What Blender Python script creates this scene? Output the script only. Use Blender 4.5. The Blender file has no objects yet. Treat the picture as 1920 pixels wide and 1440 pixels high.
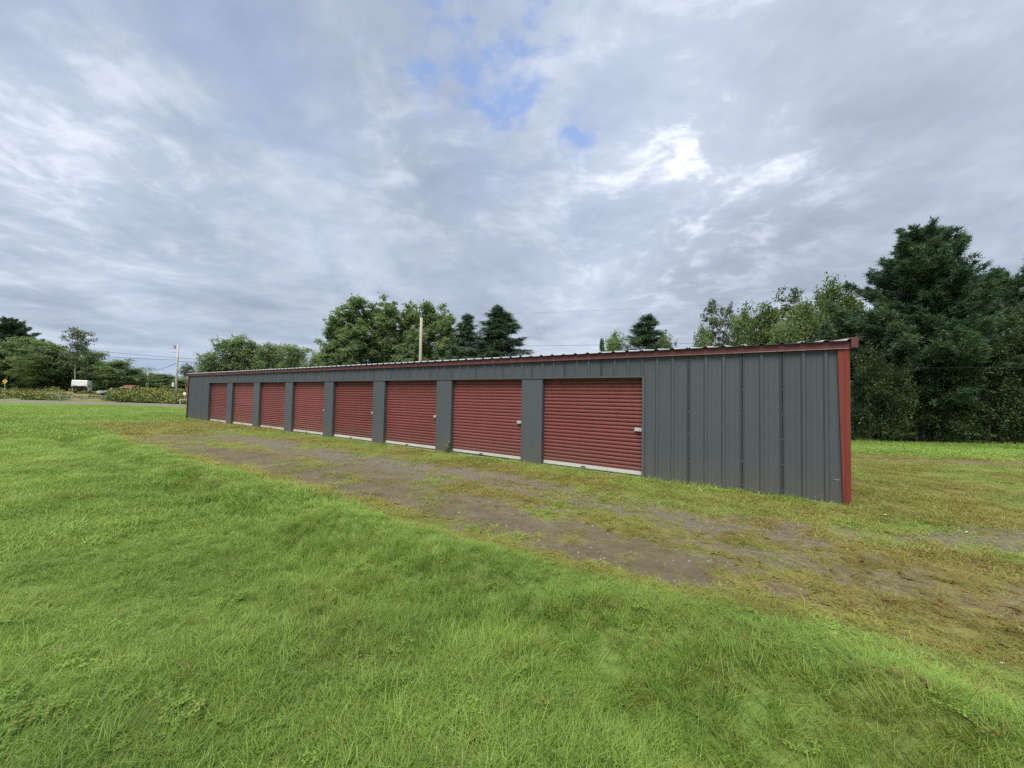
import bpy, math, random
import numpy as np
from mathutils import Vector, Matrix

R_ = math.radians
FT = 0.3048
scene = bpy.context.scene
col = scene.collection
rng = np.random.default_rng(7)
random.seed(7)

# ------------------------------------------------------------------ camera
FPX, EYE, PITCH, ROLL = 721.0, 1.658, 0.0345, 0.0192
cF = Vector((0, math.cos(PITCH), math.sin(PITCH)))
cr = Vector((1, 0, 0)); cu = cr.cross(cF)
cR = cr * math.cos(ROLL) + cu * math.sin(ROLL)
cU = -cr * math.sin(ROLL) + cu * math.cos(ROLL)
cam_d = bpy.data.cameras.new('camera')
cam = bpy.data.objects.new('camera', cam_d); col.objects.link(cam)
cam_d.sensor_width = 36.0; cam_d.lens = 36.0 * FPX / 1920.0
cam_d.clip_start = 0.05; cam_d.clip_end = 5000
m = Matrix.Identity(4)
for i in range(3):
    m[i][0] = cR[i]; m[i][1] = cU[i]; m[i][2] = -cF[i]
m[2][3] = EYE
cam.matrix_world = m
scene.camera = cam

def ray(px, py):
    return cF + cR * ((px - 960) / FPX) + cU * ((720 - py) / FPX)
def at(px, py, Y):
    d = ray(px, py); k = Y / d.y
    return Vector((d.x * k, Y, EYE + d.z * k))

# ------------------------------------------------------------------ light, sky
SUN_EL, SUN_AZ = R_(61), math.atan2(-0.38, -0.90)      # azimuth measured from +Y towards +X
sv = Vector((math.sin(SUN_AZ) * math.cos(SUN_EL), math.cos(SUN_AZ) * math.cos(SUN_EL), math.sin(SUN_EL)))
sd = bpy.data.lights.new('sun', 'SUN'); so = bpy.data.objects.new('sun', sd); col.objects.link(so)
sd.energy = 1.5; sd.angle = R_(32); sd.color = (1.0, 0.955, 0.88)
so.rotation_euler = sv.to_track_quat('Z', 'Y').to_euler()

vs = scene.view_settings
vs.view_transform = 'Standard'; vs.look = 'None'; vs.gamma = 1.0
vs.exposure = 1.85
try: vs.use_curve_mapping = False
except Exception: pass
scene.render.engine = 'CYCLES'
scene.cycles.use_denoising = False
scene.cycles.max_bounces = 5
scene.cycles.use_adaptive_sampling = True
scene.cycles.adaptive_threshold = 0.015
scene.cycles.diffuse_bounces = 3
scene.cycles.glossy_bounces = 2
scene.cycles.transmission_bounces = 4
scene.cycles.transparent_max_bounces = 6
scene.cycles.caustics_reflective = False
scene.cycles.caustics_refractive = False

# --- tiny node expression helper
class X:
    def __init__(s, nt, sock): s.nt, s.k = nt, sock
    def _m(s, op, *a, clamp=False):
        n = s.nt.nodes.new('ShaderNodeMath'); n.operation = op; n.use_clamp = clamp
        for i, v in enumerate((s,) + a):
            if isinstance(v, X): s.nt.links.new(v.k, n.inputs[i])
            else: n.inputs[i].default_value = float(v)
        return X(s.nt, n.outputs[0])
    def __add__(s, o): return s._m('ADD', o)
    __radd__ = __add__
    def __sub__(s, o): return s._m('SUBTRACT', o)
    def __rsub__(s, o): return (s * -1.0) + o
    def __mul__(s, o): return s._m('MULTIPLY', o)
    __rmul__ = __mul__
    def __truediv__(s, o): return s._m('DIVIDE', o)
    def __neg__(s): return s * -1.0
    def max(s, o): return s._m('MAXIMUM', o)
    def min(s, o): return s._m('MINIMUM', o)
    def pow(s, o): return s._m('POWER', o)
    def exp(s): return s._m('EXPONENT')
    def abs(s): return s._m('ABSOLUTE')
    def clamp(s): return s._m('ADD', 0.0, clamp=True)
    def smooth(s, a, b, lo=0.0, hi=1.0):
        n = s.nt.nodes.new('ShaderNodeMapRange'); n.interpolation_type = 'SMOOTHSTEP'
        s.nt.links.new(s.k, n.inputs[0])
        for i, v in zip((1, 2, 3, 4), (a, b, lo, hi)): n.inputs[i].default_value = v
        return X(s.nt, n.outputs[0])
def xyz(nt, a, b, c):
    n = nt.nodes.new('ShaderNodeCombineXYZ')
    for i, v in enumerate((a, b, c)):
        if isinstance(v, X): nt.links.new(v.k, n.inputs[i])
        else: n.inputs[i].default_value = v
    return X(nt, n.outputs[0])
def sep(nt, v):
    n = nt.nodes.new('ShaderNodeSeparateXYZ'); nt.links.new(v.k, n.inputs[0])
    return [X(nt, o) for o in n.outputs]
def noise(nt, vec, scale, detail=4.0, rough=0.5, dist=0.0, typ='FBM', col_out=False):
    n = nt.nodes.new('ShaderNodeTexNoise'); n.noise_dimensions = '3D'
    if vec is not None: nt.links.new(vec.k, n.inputs['Vector'])
    n.inputs['Scale'].default_value = scale; n.inputs['Detail'].default_value = detail
    n.inputs['Roughness'].default_value = rough; n.inputs['Distortion'].default_value = dist
    return X(nt, n.outputs[1 if col_out else 0])
def mix(nt, f, a, b, blend='MIX'):
    n = nt.nodes.new('ShaderNodeMix'); n.data_type = 'RGBA'; n.blend_type = blend
    for idx, v in ((0, f), (6, a), (7, b)):
        if isinstance(v, X): nt.links.new(v.k, n.inputs[idx])
        elif idx == 0: n.inputs[0].default_value = float(v)
        else: n.inputs[idx].default_value = (*v, 1.0)
    return X(nt, n.outputs[2])
def ramp(nt, f, stops):
    n = nt.nodes.new('ShaderNodeValToRGB'); nt.links.new(f.k, n.inputs[0])
    e = n.color_ramp.elements
    while len(e) < len(stops): e.new(0.5)
    for i, (p, c) in enumerate(stops):
        e[i].position = p; e[i].color = (*c, 1.0)
    return X(nt, n.outputs[0])

def build_world():
    w = bpy.data.worlds.new('World'); scene.world = w; w.use_nodes = True
    nt = w.node_tree; nt.nodes.clear()
    out = nt.nodes.new('ShaderNodeOutputWorld')
    tc = nt.nodes.new('ShaderNodeTexCoord')
    x, y, z = sep(nt, X(nt, tc.outputs['Generated']))
    sky = nt.nodes.new('ShaderNodeTexSky'); sky.sky_type = 'NISHITA'; sky.sun_disc = False
    sky.sun_elevation = SUN_EL; sky.sun_rotation = SUN_AZ
    sky.air_density = 1.0; sky.dust_density = 0.6; sky.ozone_density = 1.5
    zz = z.max(0.0) + 0.13
    u, v = x / zz, y / zz                       # the cloud deck: a plane overhead
    wn = sep(nt, noise(nt, xyz(nt, u * 0.6, v * 0.4, 3.1), 1.1, 3.0, col_out=True))
    uw, vw = u + (wn[0] - 0.5) * 0.8, v + (wn[1] - 0.5) * 0.8
    broad = noise(nt, xyz(nt, uw * 1.0 + 1.7, vw * 0.66 + 0.35, 1.0), 0.95, 2.5, 0.5)
    med = noise(nt, xyz(nt, uw * 1.0 + 4.2, vw * 0.92, 7.0), 2.6, 6.0, 0.54, 0.2)
    fine = noise(nt, xyz(nt, uw * 1.0, vw * 1.0, 11.0), 7.5, 7.0, 0.6, 0.2)
    puffv = xyz(nt, u + (wn[0] - 0.5) * 0.5, v * 0.9 + (wn[1] - 0.5) * 0.5, 21.0)
    puff = noise(nt, puffv, 8.5, 6.0, 0.55, 0.15)
    t = broad * 0.50 + med * 0.33 + fine * 0.17
    # thin bright places of the deck and heavier grey ones
    def spot(px, py, sharp, amp):
        d = ray(px, py).normalized()
        dt = x * d.x + y * d.y + z * d.z
        return ((dt - 1.0) * sharp).exp() * amp
    bright = spot(1330, 330, 60, 0.75) + spot(1240, 210, 70, 0.6) + spot(1140, 420, 50, 0.5) + spot(60, 270, 60, 0.6) + spot(1450, 170, 60, 0.55) + spot(770, 290, 90, 0.35) + spot(300, 300, 120, 0.12)
    dark = spot(330, 460, 26, 1.0) + spot(1560, 460, 16, 0.7) + spot(620, 330, 30, 0.4)
    tt = (t - 0.5) * 0.95 + 0.49 + bright * 0.080 - dark * 0.105
    glow = (med * 0.5 + fine * 0.5).smooth(0.49, 0.66) * bright.clamp()
    cloud = ramp(nt, tt, [(0.31, (0.092, 0.107, 0.134)), (0.42, (0.120, 0.138, 0.170)), (0.52, (0.152, 0.172, 0.208)),
                          (0.62, (0.188, 0.208, 0.245)), (0.75, (0.246, 0.263, 0.294))])
    cloud = mix(nt, glow * 0.60, cloud, (0.310, 0.322, 0.345))
    core = spot(1312, 310, 420, 0.55) + spot(1452, 190, 700, 0.8) + spot(1225, 225, 420, 0.6) + spot(1295, 275, 500, 0.4)
    cloud = mix(nt, (med * 0.35 + fine * 0.65 + core * 0.02).smooth(0.49, 0.68) * core.min(1.0), cloud, (0.335, 0.342, 0.352))
    # near the horizon the deck thins into pale layers over blue-grey distance
    hz = z.smooth(0.0, 0.17, 1.0, 0.0)
    layer = noise(nt, xyz(nt, x * 2.0, y * 2.0, z * 22.0), 1.6, 5.0, 0.5, 0.4)
    hcol = ramp(nt, layer, [(0.36, (0.096, 0.126, 0.180)), (0.50, (0.138, 0.163, 0.210)), (0.68, (0.230, 0.247, 0.278))])
    cloud = mix(nt, hz * 0.75, cloud, hcol)
    cloud = mix(nt, z.smooth(0.015, 0.085, 0.62, 0.0), cloud, (0.086, 0.118, 0.180))
    gapspot = spot(985, -10, 170, 1.0) + spot(850, 40, 260, 0.95) + spot(895, 150, 260, 0.85) + spot(800, 180, 500, 0.6) + spot(1088, 258, 900, 0.85) + spot(640, -20, 260, 0.6) + spot(960, 230, 400, 0.4)
    gap = (gapspot.min(1.0) * 0.75 + (0.485 - puff) * 4.2).smooth(0.22, 1.45)
    gap = gap * gapspot.smooth(0.10, 0.45)
    veil = spot(420, 80, 30, 0.30) + spot(1000, 250, 40, 0.30)
    gap = (gap + veil * (0.56 - med).smooth(-0.05, 0.15)).min(1.0)
    skyc = mix(nt, 1.0, X(nt, sky.outputs[0]), (0.062, 0.067, 0.078), 'MULTIPLY')
    fin = mix(nt, gap * 0.66, cloud, skyc)
    bg = nt.nodes.new('ShaderNodeBackground'); nt.links.new(fin.k, bg.inputs[0]); bg.inputs[1].default_value = 1.06
    nt.links.new(bg.outputs[0], out.inputs[0])
    w.cycles.sampling_method = 'MANUAL'; w.cycles.sample_map_resolution = 512
build_world()

# ------------------------------------------------------------------ helpers
def tag(o, label=None, cat=None, group=None, kind=None):
    if label: o['label'] = label
    if cat: o['category'] = cat
    if group: o['group'] = group
    if kind: o['kind'] = kind
    return o
def empty(name, loc=(0, 0, 0), rz=0.0, parent=None):
    o = bpy.data.objects.new(name, None); col.objects.link(o)
    o.location = loc; o.rotation_euler = (0, 0, rz); o.empty_display_size = 0.2
    o.parent = parent
    return o
def link_mesh(name, me, mat=None, parent=None, loc=None, rot=None):
    o = bpy.data.objects.new(name, me); col.objects.link(o)
    if mat is not None and len(me.materials) == 0: me.materials.append(mat)
    o.parent = parent
    if loc is not None: o.location = loc
    if rot is not None: o.rotation_euler = rot
    return o
def np_mesh(name, V, polys_n, n, smooth=False):
    """V (N,3); polys_n (F,n) index array"""
    me = bpy.data.meshes.new(name)
    V = np.asarray(V, np.float32); P = np.asarray(polys_n, np.int32)
    me.vertices.add(len(V)); me.vertices.foreach_set('co', V.ravel())
    me.loops.add(P.size); me.loops.foreach_set('vertex_index', P.ravel())
    me.polygons.add(len(P)); me.polygons.foreach_set('loop_start', np.arange(0, P.size, n, dtype=np.int32))
    me.polygons.foreach_set('loop_total', np.full(len(P), n, np.int32))
    if smooth: me.polygons.foreach_set('use_smooth', np.ones(len(P), bool))
    me.update(calc_edges=True)
    return me
def fattr(me, name, arr, dom='POINT'):
    a = me.attributes.new(name, 'FLOAT', dom); a.data.foreach_set('value', np.asarray(arr, np.float32))

class MB:
    def __init__(s): s.v, s.f = [], []
    def poly(s, pts):
        b = len(s.v); s.v += [tuple(p) for p in pts]; s.f.append(tuple(range(b, b + len(pts)))); return s
    def box(s, x0, x1, y0, y1, z0, z1):
        b = len(s.v)
        s.v += [(x0, y0, z0), (x1, y0, z0), (x1, y1, z0), (x0, y1, z0), (x0, y0, z1), (x1, y0, z1), (x1, y1, z1), (x0, y1, z1)]
        s.f += [tuple(b + i for i in q) for q in ((0, 3, 2, 1), (4, 5, 6, 7), (0, 1, 5, 4), (1, 2, 6, 5), (2, 3, 7, 6), (3, 0, 4, 7))]
        return s
    def hexa(s, bot, top):
        b = len(s.v); s.v += [tuple(p) for p in bot] + [tuple(p) for p in top]
        s.f += [tuple(b + i for i in q) for q in ((3, 2, 1, 0), (4, 5, 6, 7), (0, 1, 5, 4), (1, 2, 6, 5), (2, 3, 7, 6), (3, 0, 4, 7))]
        return s
    def tube(s, pts, rad, n=8, caps=True):
        pts = [Vector(p) for p in pts]; rad = rad if hasattr(rad, '__len__') else [rad] * len(pts)
        b = len(s.v)
        for i, p in enumerate(pts):
            d = (pts[min(i + 1, len(pts) - 1)] - pts[max(i - 1, 0)]).normalized()
            a = d.cross(Vector((0, 0, 1)) if abs(d.z) < 0.9 else Vector((1, 0, 0))).normalized(); c = d.cross(a)
            for k in range(n):
                an = 2 * math.pi * k / n
                s.v.append(tuple(p + (a * math.cos(an) + c * math.sin(an)) * rad[i]))
        for i in range(len(pts) - 1):
            for k in range(n):
                k2 = (k + 1) % n
                s.f.append((b + i * n + k, b + i * n + k2, b + (i + 1) * n + k2, b + (i + 1) * n + k))
        if caps:
            s.f.append(tuple(b + k for k in range(n))[::-1]); s.f.append(tuple(b + (len(pts) - 1) * n + k for k in range(n)))
        return s
    def strip(s, A, B):
        """quads between two equal polylines"""
        b = len(s.v); n = len(A); s.v += [tuple(p) for p in A] + [tuple(p) for p in B]
        for i in range(n - 1): s.f.append((b + i, b + i + 1, b + n + i + 1, b + n + i))
        return s
    def mesh(s, name, smooth=False):
        me = bpy.data.meshes.new(name); me.from_pydata(s.v, [], s.f); me.update()
        if smooth: me.polygons.foreach_set('use_smooth', [True] * len(me.polygons))
        return me
    def build(s, name, mat, parent=None, loc=None, rot=None, smooth=False):
        return link_mesh(name, s.mesh(name, smooth), mat, parent, loc, rot)

def hash2(ix, iy, seed):
    h = (ix.astype(np.int64) * 374761393 + iy.astype(np.int64) * 668265263 + seed * 1442695041) & 0xFFFFFFFF
    h = ((h ^ (h >> 13)) * 1274126177) & 0xFFFFFFFF
    return ((h ^ (h >> 16)) & 0xFFFFFF) / float(0xFFFFFF)
def vnoise(x, y, seed=0):
    x = np.asarray(x, float); y = np.asarray(y, float)
    ix, iy = np.floor(x), np.floor(y); fx, fy = x - ix, y - iy
    fx = fx * fx * fx * (fx * (fx * 6 - 15) + 10); fy = fy * fy * fy * (fy * (fy * 6 - 15) + 10)
    a, b, c, d = hash2(ix, iy, seed), hash2(ix + 1, iy, seed), hash2(ix, iy + 1, seed), hash2(ix + 1, iy + 1, seed)
    return (a * (1 - fx) + b * fx) * (1 - fy) + (c * (1 - fx) + d * fx) * fy
def fbm(x, y, seed=0, o=4, g=0.5):
    t = 0; a = 1; n = 0
    for i in range(o):
        t = t + a * vnoise(x * 2 ** i + 17.3 * i, y * 2 ** i - 9.1 * i, seed + i); n += a; a *= g
    return t / n
def sm(x, a, b):
    t = np.clip((x - a) / (b - a), 0, 1); return t * t * (3 - 2 * t)

# ------------------------------------------------------------------ materials
def new_mat(name):
    mt = bpy.data.materials.new(name); mt.use_nodes = True
    nt = mt.node_tree; nt.nodes.clear()
    out = nt.nodes.new('ShaderNodeOutputMaterial')
    return mt, nt, out
def principled(nt, out, colr, rough=0.6, metal=0.0, spec=0.5, normal=None, coat=0.0):
    p = nt.nodes.new('ShaderNodeBsdfPrincipled')
    if isinstance(colr, X): nt.links.new(colr.k, p.inputs['Base Color'])
    else: p.inputs['Base Color'].default_value = (*colr, 1)
    if isinstance(rough, X): nt.links.new(rough.k, p.inputs['Roughness'])
    else: p.inputs['Roughness'].default_value = rough
    p.inputs['Metallic'].default_value = metal
    p.inputs['Specular IOR Level'].default_value = spec
    p.inputs['Coat Weight'].default_value = coat
    if normal is not None: nt.links.new(normal.k, p.inputs['Normal'])
    nt.links.new(p.outputs[0], out.inputs[0])
    return p
def bump(nt, h, strength, dist=0.01):
    b = nt.nodes.new('ShaderNodeBump'); b.inputs['Strength'].default_value = strength; b.inputs['Distance'].default_value = dist
    nt.links.new(h.k, b.inputs['Height']); return X(nt, b.outputs[0])
def objco(nt):
    return X(nt, nt.nodes.new('ShaderNodeTexCoord').outputs['Object'])
def geopos(nt):
    return X(nt, nt.nodes.new('ShaderNodeNewGeometry').outputs['Position'])
def attr(nt, name, typ='GEOMETRY'):
    n = nt.nodes.new('ShaderNodeAttribute'); n.attribute_name = name; n.attribute_type = typ
    return X(nt, n.outputs['Fac'])

def paint(name, c, rough=0.45, var=0.12, spec=0.4, streak=True, dirt=0.0, dirtc=(0.16, 0.13, 0.09), metal=0.0):
    mt, nt, out = new_mat(name)
    gp = geopos(nt); px, py, pz = sep(nt, gp)
    n1 = noise(nt, gp, 1.3, 4, 0.55)
    n2 = noise(nt, xyz(nt, px * 9.0, py * 9.0, pz * 0.7), 1.0, 4, 0.6)
    oi = X(nt, nt.nodes.new('ShaderNodeObjectInfo').outputs['Random'])
    k = (n1 - 0.5) * (2 * var) + ((n2 - 0.5) * var * 1.6 if streak else 0.0) + (oi - 0.5) * (var * 0.9) + 1.0
    cc = mix(nt, 1.0, c, xyz(nt, k, k, k), 'MULTIPLY')
    if dirt > 0:
        d = (pz * -1.0 + n2 * 0.35).smooth(-0.55, 0.12) * dirt
        cc = mix(nt, d, cc, dirtc)
    rr = noise(nt, gp, 6.0, 3) * 0.25 + (rough - 0.12)
    bn = noise(nt, xyz(nt, px * 3.0, py * 3.0, pz * 1.1), 1.0, 3)
    principled(nt, out, cc, rr, metal, spec, bump(nt, bn, 0.22, 0.04))
    return mt
M = {}
M['grey'] = paint('grey_siding_paint', (0.070, 0.080, 0.089), 0.55, 0.10, 0.3, dirt=0.32, dirtc=(0.12, 0.105, 0.07))
M['pillar'] = paint('grey_trim_paint', (0.075, 0.085, 0.093), 0.6, 0.08, 0.25, dirt=0.30, dirtc=(0.12, 0.105, 0.07))
M['red'] = paint('red_door_paint', (0.158, 0.046, 0.043), 0.5, 0.11, 0.3, dirt=0.30, dirtc=(0.13, 0.085, 0.06))
M['trim'] = paint('red_trim_paint', (0.175, 0.036, 0.027), 0.5, 0.14, 0.3)
M['fascia'] = paint('maroon_fascia_paint', (0.122, 0.040, 0.041), 0.5, 0.14, 0.3)
M['edge'] = paint('dark_sheet_edge', (0.06, 0.06, 0.062), 0.6, 0.1, 0.3)
M['rail'] = paint('white_rail_paint', (0.62, 0.62, 0.58), 0.5, 0.12, 0.4, dirt=0.25)
M['roof'] = paint('zinc_roof_sheet', (0.50, 0.51, 0.52), 0.45, 0.08, 0.5, metal=0.35)
M['concrete'] = paint('concrete', (0.25, 0.24, 0.215), 0.9, 0.2, 0.2)
M['steel'] = paint('bare_steel', (0.50, 0.48, 0.44), 0.5, 0.1, 0.4, metal=0.3)
M['dark'] = paint('dark_rubber', (0.03, 0.03, 0.03), 0.8, 0.1, 0.2)
M['white'] = paint('white_paint', (0.74, 0.74, 0.72), 0.5, 0.1, 0.4)
M['yellow'] = paint('yellow_sign_paint', (0.70, 0.42, 0.03), 0.5, 0.1, 0.4)
M['rust'] = paint('rusty_orange_paint', (0.20, 0.065, 0.04), 0.7, 0.25, 0.3)
M['palebl'] = paint('pale_blue_paint', (0.50, 0.58, 0.63), 0.5, 0.1, 0.4)
M['grayv'] = paint('grey_vehicle_paint', (0.26, 0.23, 0.22), 0.5, 0.1, 0.4)
M['darkgrey'] = paint('dark_grey_panel', (0.085, 0.08, 0.08), 0.6, 0.1, 0.3)
M['glass'] = paint('dark_window_glass', (0.03, 0.035, 0.04), 0.1, 0.02, 0.6)
M['wire'] = paint('black_cable', (0.025, 0.025, 0.028), 0.7, 0.1, 0.2)
M['galv'] = paint('galvanised_fence_steel', (0.30, 0.29, 0.27), 0.6, 0.15, 0.4)

def wood_mat(name, a, b):
    mt, nt, out = new_mat(name)
    px, py, pz = sep(nt, geopos(nt))
    n = noise(nt, xyz(nt, px * 14, py * 14, pz * 0.6), 1.0, 5, 0.6)
    principled(nt, out, ramp(nt, n, [(0.3, a), (0.7, b)]), 0.85, 0, 0.2)
    return mt
M['pole'] = wood_mat('weathered_pole_wood', (0.26, 0.22, 0.175), (0.44, 0.40, 0.335))
M['polepale'] = wood_mat('pale_pole_wood', (0.34, 0.33, 0.30), (0.52, 0.51, 0.47))
M['bark'] = wood_mat('tree_bark', (0.06, 0.05, 0.042), (0.15, 0.13, 0.11))
M['barkdark'] = wood_mat('dark_tree_bark', (0.045, 0.038, 0.032), (0.09, 0.078, 0.066))
M['barkpale'] = wood_mat('pale_tree_bark', (0.19, 0.18, 0.15), (0.42, 0.40, 0.35))

def leaf_mat(name, dark, mid, light, transl=0.3, instancer=False, rough=0.6):
    mt, nt, out = new_mat(name)
    t = attr(nt, 'tint')
    oi = nt.nodes.new('ShaderNodeObjectInfo')
    r = X(nt, oi.outputs['Random'])
    c = ramp(nt, (t * 0.85 + r * 0.15), [(0.08, dark), (0.5, mid), (0.95, light)])
    p = nt.nodes.new('ShaderNodeBsdfPrincipled'); nt.links.new(c.k, p.inputs['Base Color'])
    p.inputs['Roughness'].default_value = rough; p.inputs['Specular IOR Level'].default_value = 0.25
    tr = nt.nodes.new('ShaderNodeBsdfTranslucent'); nt.links.new(c.k, tr.inputs[0])
    ms = nt.nodes.new('ShaderNodeMixShader'); ms.inputs[0].default_value = transl
    nt.links.new(p.outputs[0], ms.inputs[1]); nt.links.new(tr.outputs[0], ms.inputs[2])
    nt.links.new(ms.outputs[0], out.inputs[0])
    return mt
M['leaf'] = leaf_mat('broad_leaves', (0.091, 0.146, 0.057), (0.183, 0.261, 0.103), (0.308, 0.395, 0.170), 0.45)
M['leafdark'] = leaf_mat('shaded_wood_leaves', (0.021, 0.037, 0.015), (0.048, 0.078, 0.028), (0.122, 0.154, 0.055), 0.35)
M['leafyel'] = leaf_mat('yellowing_leaves', (0.067, 0.113, 0.034), (0.129, 0.190, 0.058), (0.218, 0.273, 0.090), 0.42)
M['leafpale'] = leaf_mat('silvery_leaves', (0.069, 0.095, 0.047), (0.121, 0.157, 0.079), (0.207, 0.246, 0.137))
M['needle'] = leaf_mat('pine_needles', (0.029, 0.065, 0.034), (0.064, 0.117, 0.059), (0.139, 0.210, 0.105), 0.25)
M['spruce'] = leaf_mat('spruce_needles', (0.051, 0.094, 0.054), (0.092, 0.149, 0.083), (0.164, 0.232, 0.126), 0.2)

def grass_mat():
    mt, nt, out = new_mat('grass_blades')
    tn, dr = attr(nt, 'tint', 'INSTANCER'), attr(nt, 'dry', 'INSTANCER')
    bl = attr(nt, 'tint')
    k = (tn * 0.6 + bl * 0.4)
    g = ramp(nt, k, [(0.05, (0.122, 0.204, 0.036)), (0.40, (0.230, 0.358, 0.062)), (0.75, (0.332, 0.468, 0.098)), (1.0, (0.45, 0.52, 0.20))])
    y = ramp(nt, k, [(0.05, (0.175, 0.180, 0.036)), (0.40, (0.285, 0.285, 0.060)), (0.70, (0.365, 0.340, 0.088)), (1.0, (0.44, 0.37, 0.15))])
    rd = ramp(nt, k, [(0.1, (0.15, 0.085, 0.035)), (0.6, (0.27, 0.155, 0.065)), (1.0, (0.38, 0.29, 0.14))])
    c = mix(nt, dr.smooth(0.12, 0.62), g, y)
    c = mix(nt, (dr + (bl - 0.5) * 0.5).smooth(0.66, 1.15), c, rd)
    p = nt.nodes.new('ShaderNodeBsdfPrincipled'); nt.links.new(c.k, p.inputs['Base Color'])
    p.inputs['Roughness'].default_value = 0.5; p.inputs['Specular IOR Level'].default_value = 0.35
    tr = nt.nodes.new('ShaderNodeBsdfTranslucent'); nt.links.new(c.k, tr.inputs[0])
    ms = nt.nodes.new('ShaderNodeMixShader'); ms.inputs[0].default_value = 0.45
    nt.links.new(p.outputs[0], ms.inputs[1]); nt.links.new(tr.outputs[0], ms.inputs[2])
    nt.links.new(ms.outputs[0], out.inputs[0])
    return mt
M['grass'] = grass_mat()
def tinted(name, stops, rough=0.8, inst=True, transl=0.0):
    mt, nt, out = new_mat(name)
    k = attr(nt, 'tint', 'INSTANCER') * 0.65 + attr(nt, 'tint') * 0.35
    c = ramp(nt, k, stops)
    principled(nt, out, c, rough, 0, 0.25)
    return mt
M['stone'] = tinted('pebble_stone', [(0.05, (0.09, 0.080, 0.064)), (0.6, (0.17, 0.154, 0.126)), (1.0, (0.33, 0.31, 0.265))], 0.85)

# ------------------------------------------------------------------ frame of the building
C0 = np.array([5.3137, 6.5011]); TH = 0.9764
DR = np.array([-math.sin(TH), math.cos(TH)]); NO = np.array([-math.cos(TH), -math.sin(TH)])
def to_st(x, y):
    dx, dy = x - C0[0], y - C0[1]
    return (dx * DR[0] + dy * DR[1]) / FT, dx * NO[0] + dy * NO[1]
def from_st(s, t):
    return C0[0] + s * FT * DR[0] + t * NO[0], C0[1] + s * FT * DR[1] + t * NO[1]

# ------------------------------------------------------------------ ground
ROAD_A, ROAD_B = np.array([-46.0, 54.0]), np.array([-81.0, 61.5])
rd_dir = (ROAD_B - ROAD_A) / np.linalg.norm(ROAD_B - ROAD_A); rd_n = np.array([-rd_dir[1], rd_dir[0]])
if rd_n[1] < 0: rd_n = -rd_n
def road_dist(x, y):
    return (x - ROAD_A[0]) * rd_n[0] + (y - ROAD_A[1]) * rd_n[1]

def furrow_depth(s, t):
    n = fbm(s * FT / 1.3, t / 2.0 + 4, 11, 3)
    return np.exp(-((t - 5.98 - (n - 0.5) * 0.6) / 0.40) ** 2) * (0.55 + 0.8 * sm(n, 0.35, 0.65)) * (1 - sm(s, 70, 95))
def zg(x, y):
    x = np.asarray(x, float); y = np.asarray(y, float)
    s, t = to_st(x, y)
    r = np.hypot(x, y)
    z = np.zeros_like(x)
    lawn = sm(t, 4.4, 5.3)
    near = 1 - sm(r, 25, 60)
    flat = sm(np.abs(t), 0.2, 1.2)
    flat = np.where((s > -2) & (s < 100) & (t < 0.3) & (t > -10), 0.0, flat)
    z = z + (fbm(x / 1.6, y / 1.6, 3) - 0.5) * (0.05 + 0.08 * lawn) * flat * (0.4 + 0.6 * near)
    z = z + (fbm(x / 0.45, y / 0.45, 5, 2) - 0.5) * (0.018 + 0.040 * lawn) * flat * near
    z = z + (fbm(x / 9.0, y / 9.0, 8, 3) - 0.5) * 0.09 * lawn
    # lumpy old furrow between lawn and drive
    n = fbm(s * FT / 1.3, t / 2.0 + 4, 11, 3)
    fur = furrow_depth(s, t)
    z = z - 0.14 * fur
    z = z + 0.12 * np.exp(-((t - 5.36) / 0.36) ** 2) * (.45 + .55 * sm(fbm(s * FT / 0.9, t, 13, 3), 0.35, 0.7)) * (1 - sm(s, 60, 90))
    z = z + (fbm(x / 0.75, y / 0.75, 201, 2) - 0.5) * 0.20 * np.exp(-((t - 5.75) / 0.65) ** 2) * (1 - sm(s, 70, 95))
    # shallow wheel ruts
    for tc in (4.1, 2.3):
        z = z - 0.035 * np.exp(-((t - tc - (n - .5) * .5) / 0.38) ** 2) * sm(s, -12, -2) * (1 - sm(s, 70, 95))
    # the yard falls gently away behind the right corner
    fall = sm(x, 3.0, 12.0)
    z = z - fall * np.clip((y - 10.5) * 0.068, 0, 1.35)
    # far left: dip to the road, then the weedy field rises
    left = 1 - sm(x, -30, -10)
    z = z - 0.42 * left * sm(y, 26, 48)
    rdist = road_dist(x, y)
    z = z + left * (1.45 * sm(rdist, 5.5, 34))
    z = z + left * sm(rdist, 9, 25) * (fbm(x / 8, y / 8, 31, 3) - 0.5) * 0.8
    return z

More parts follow.
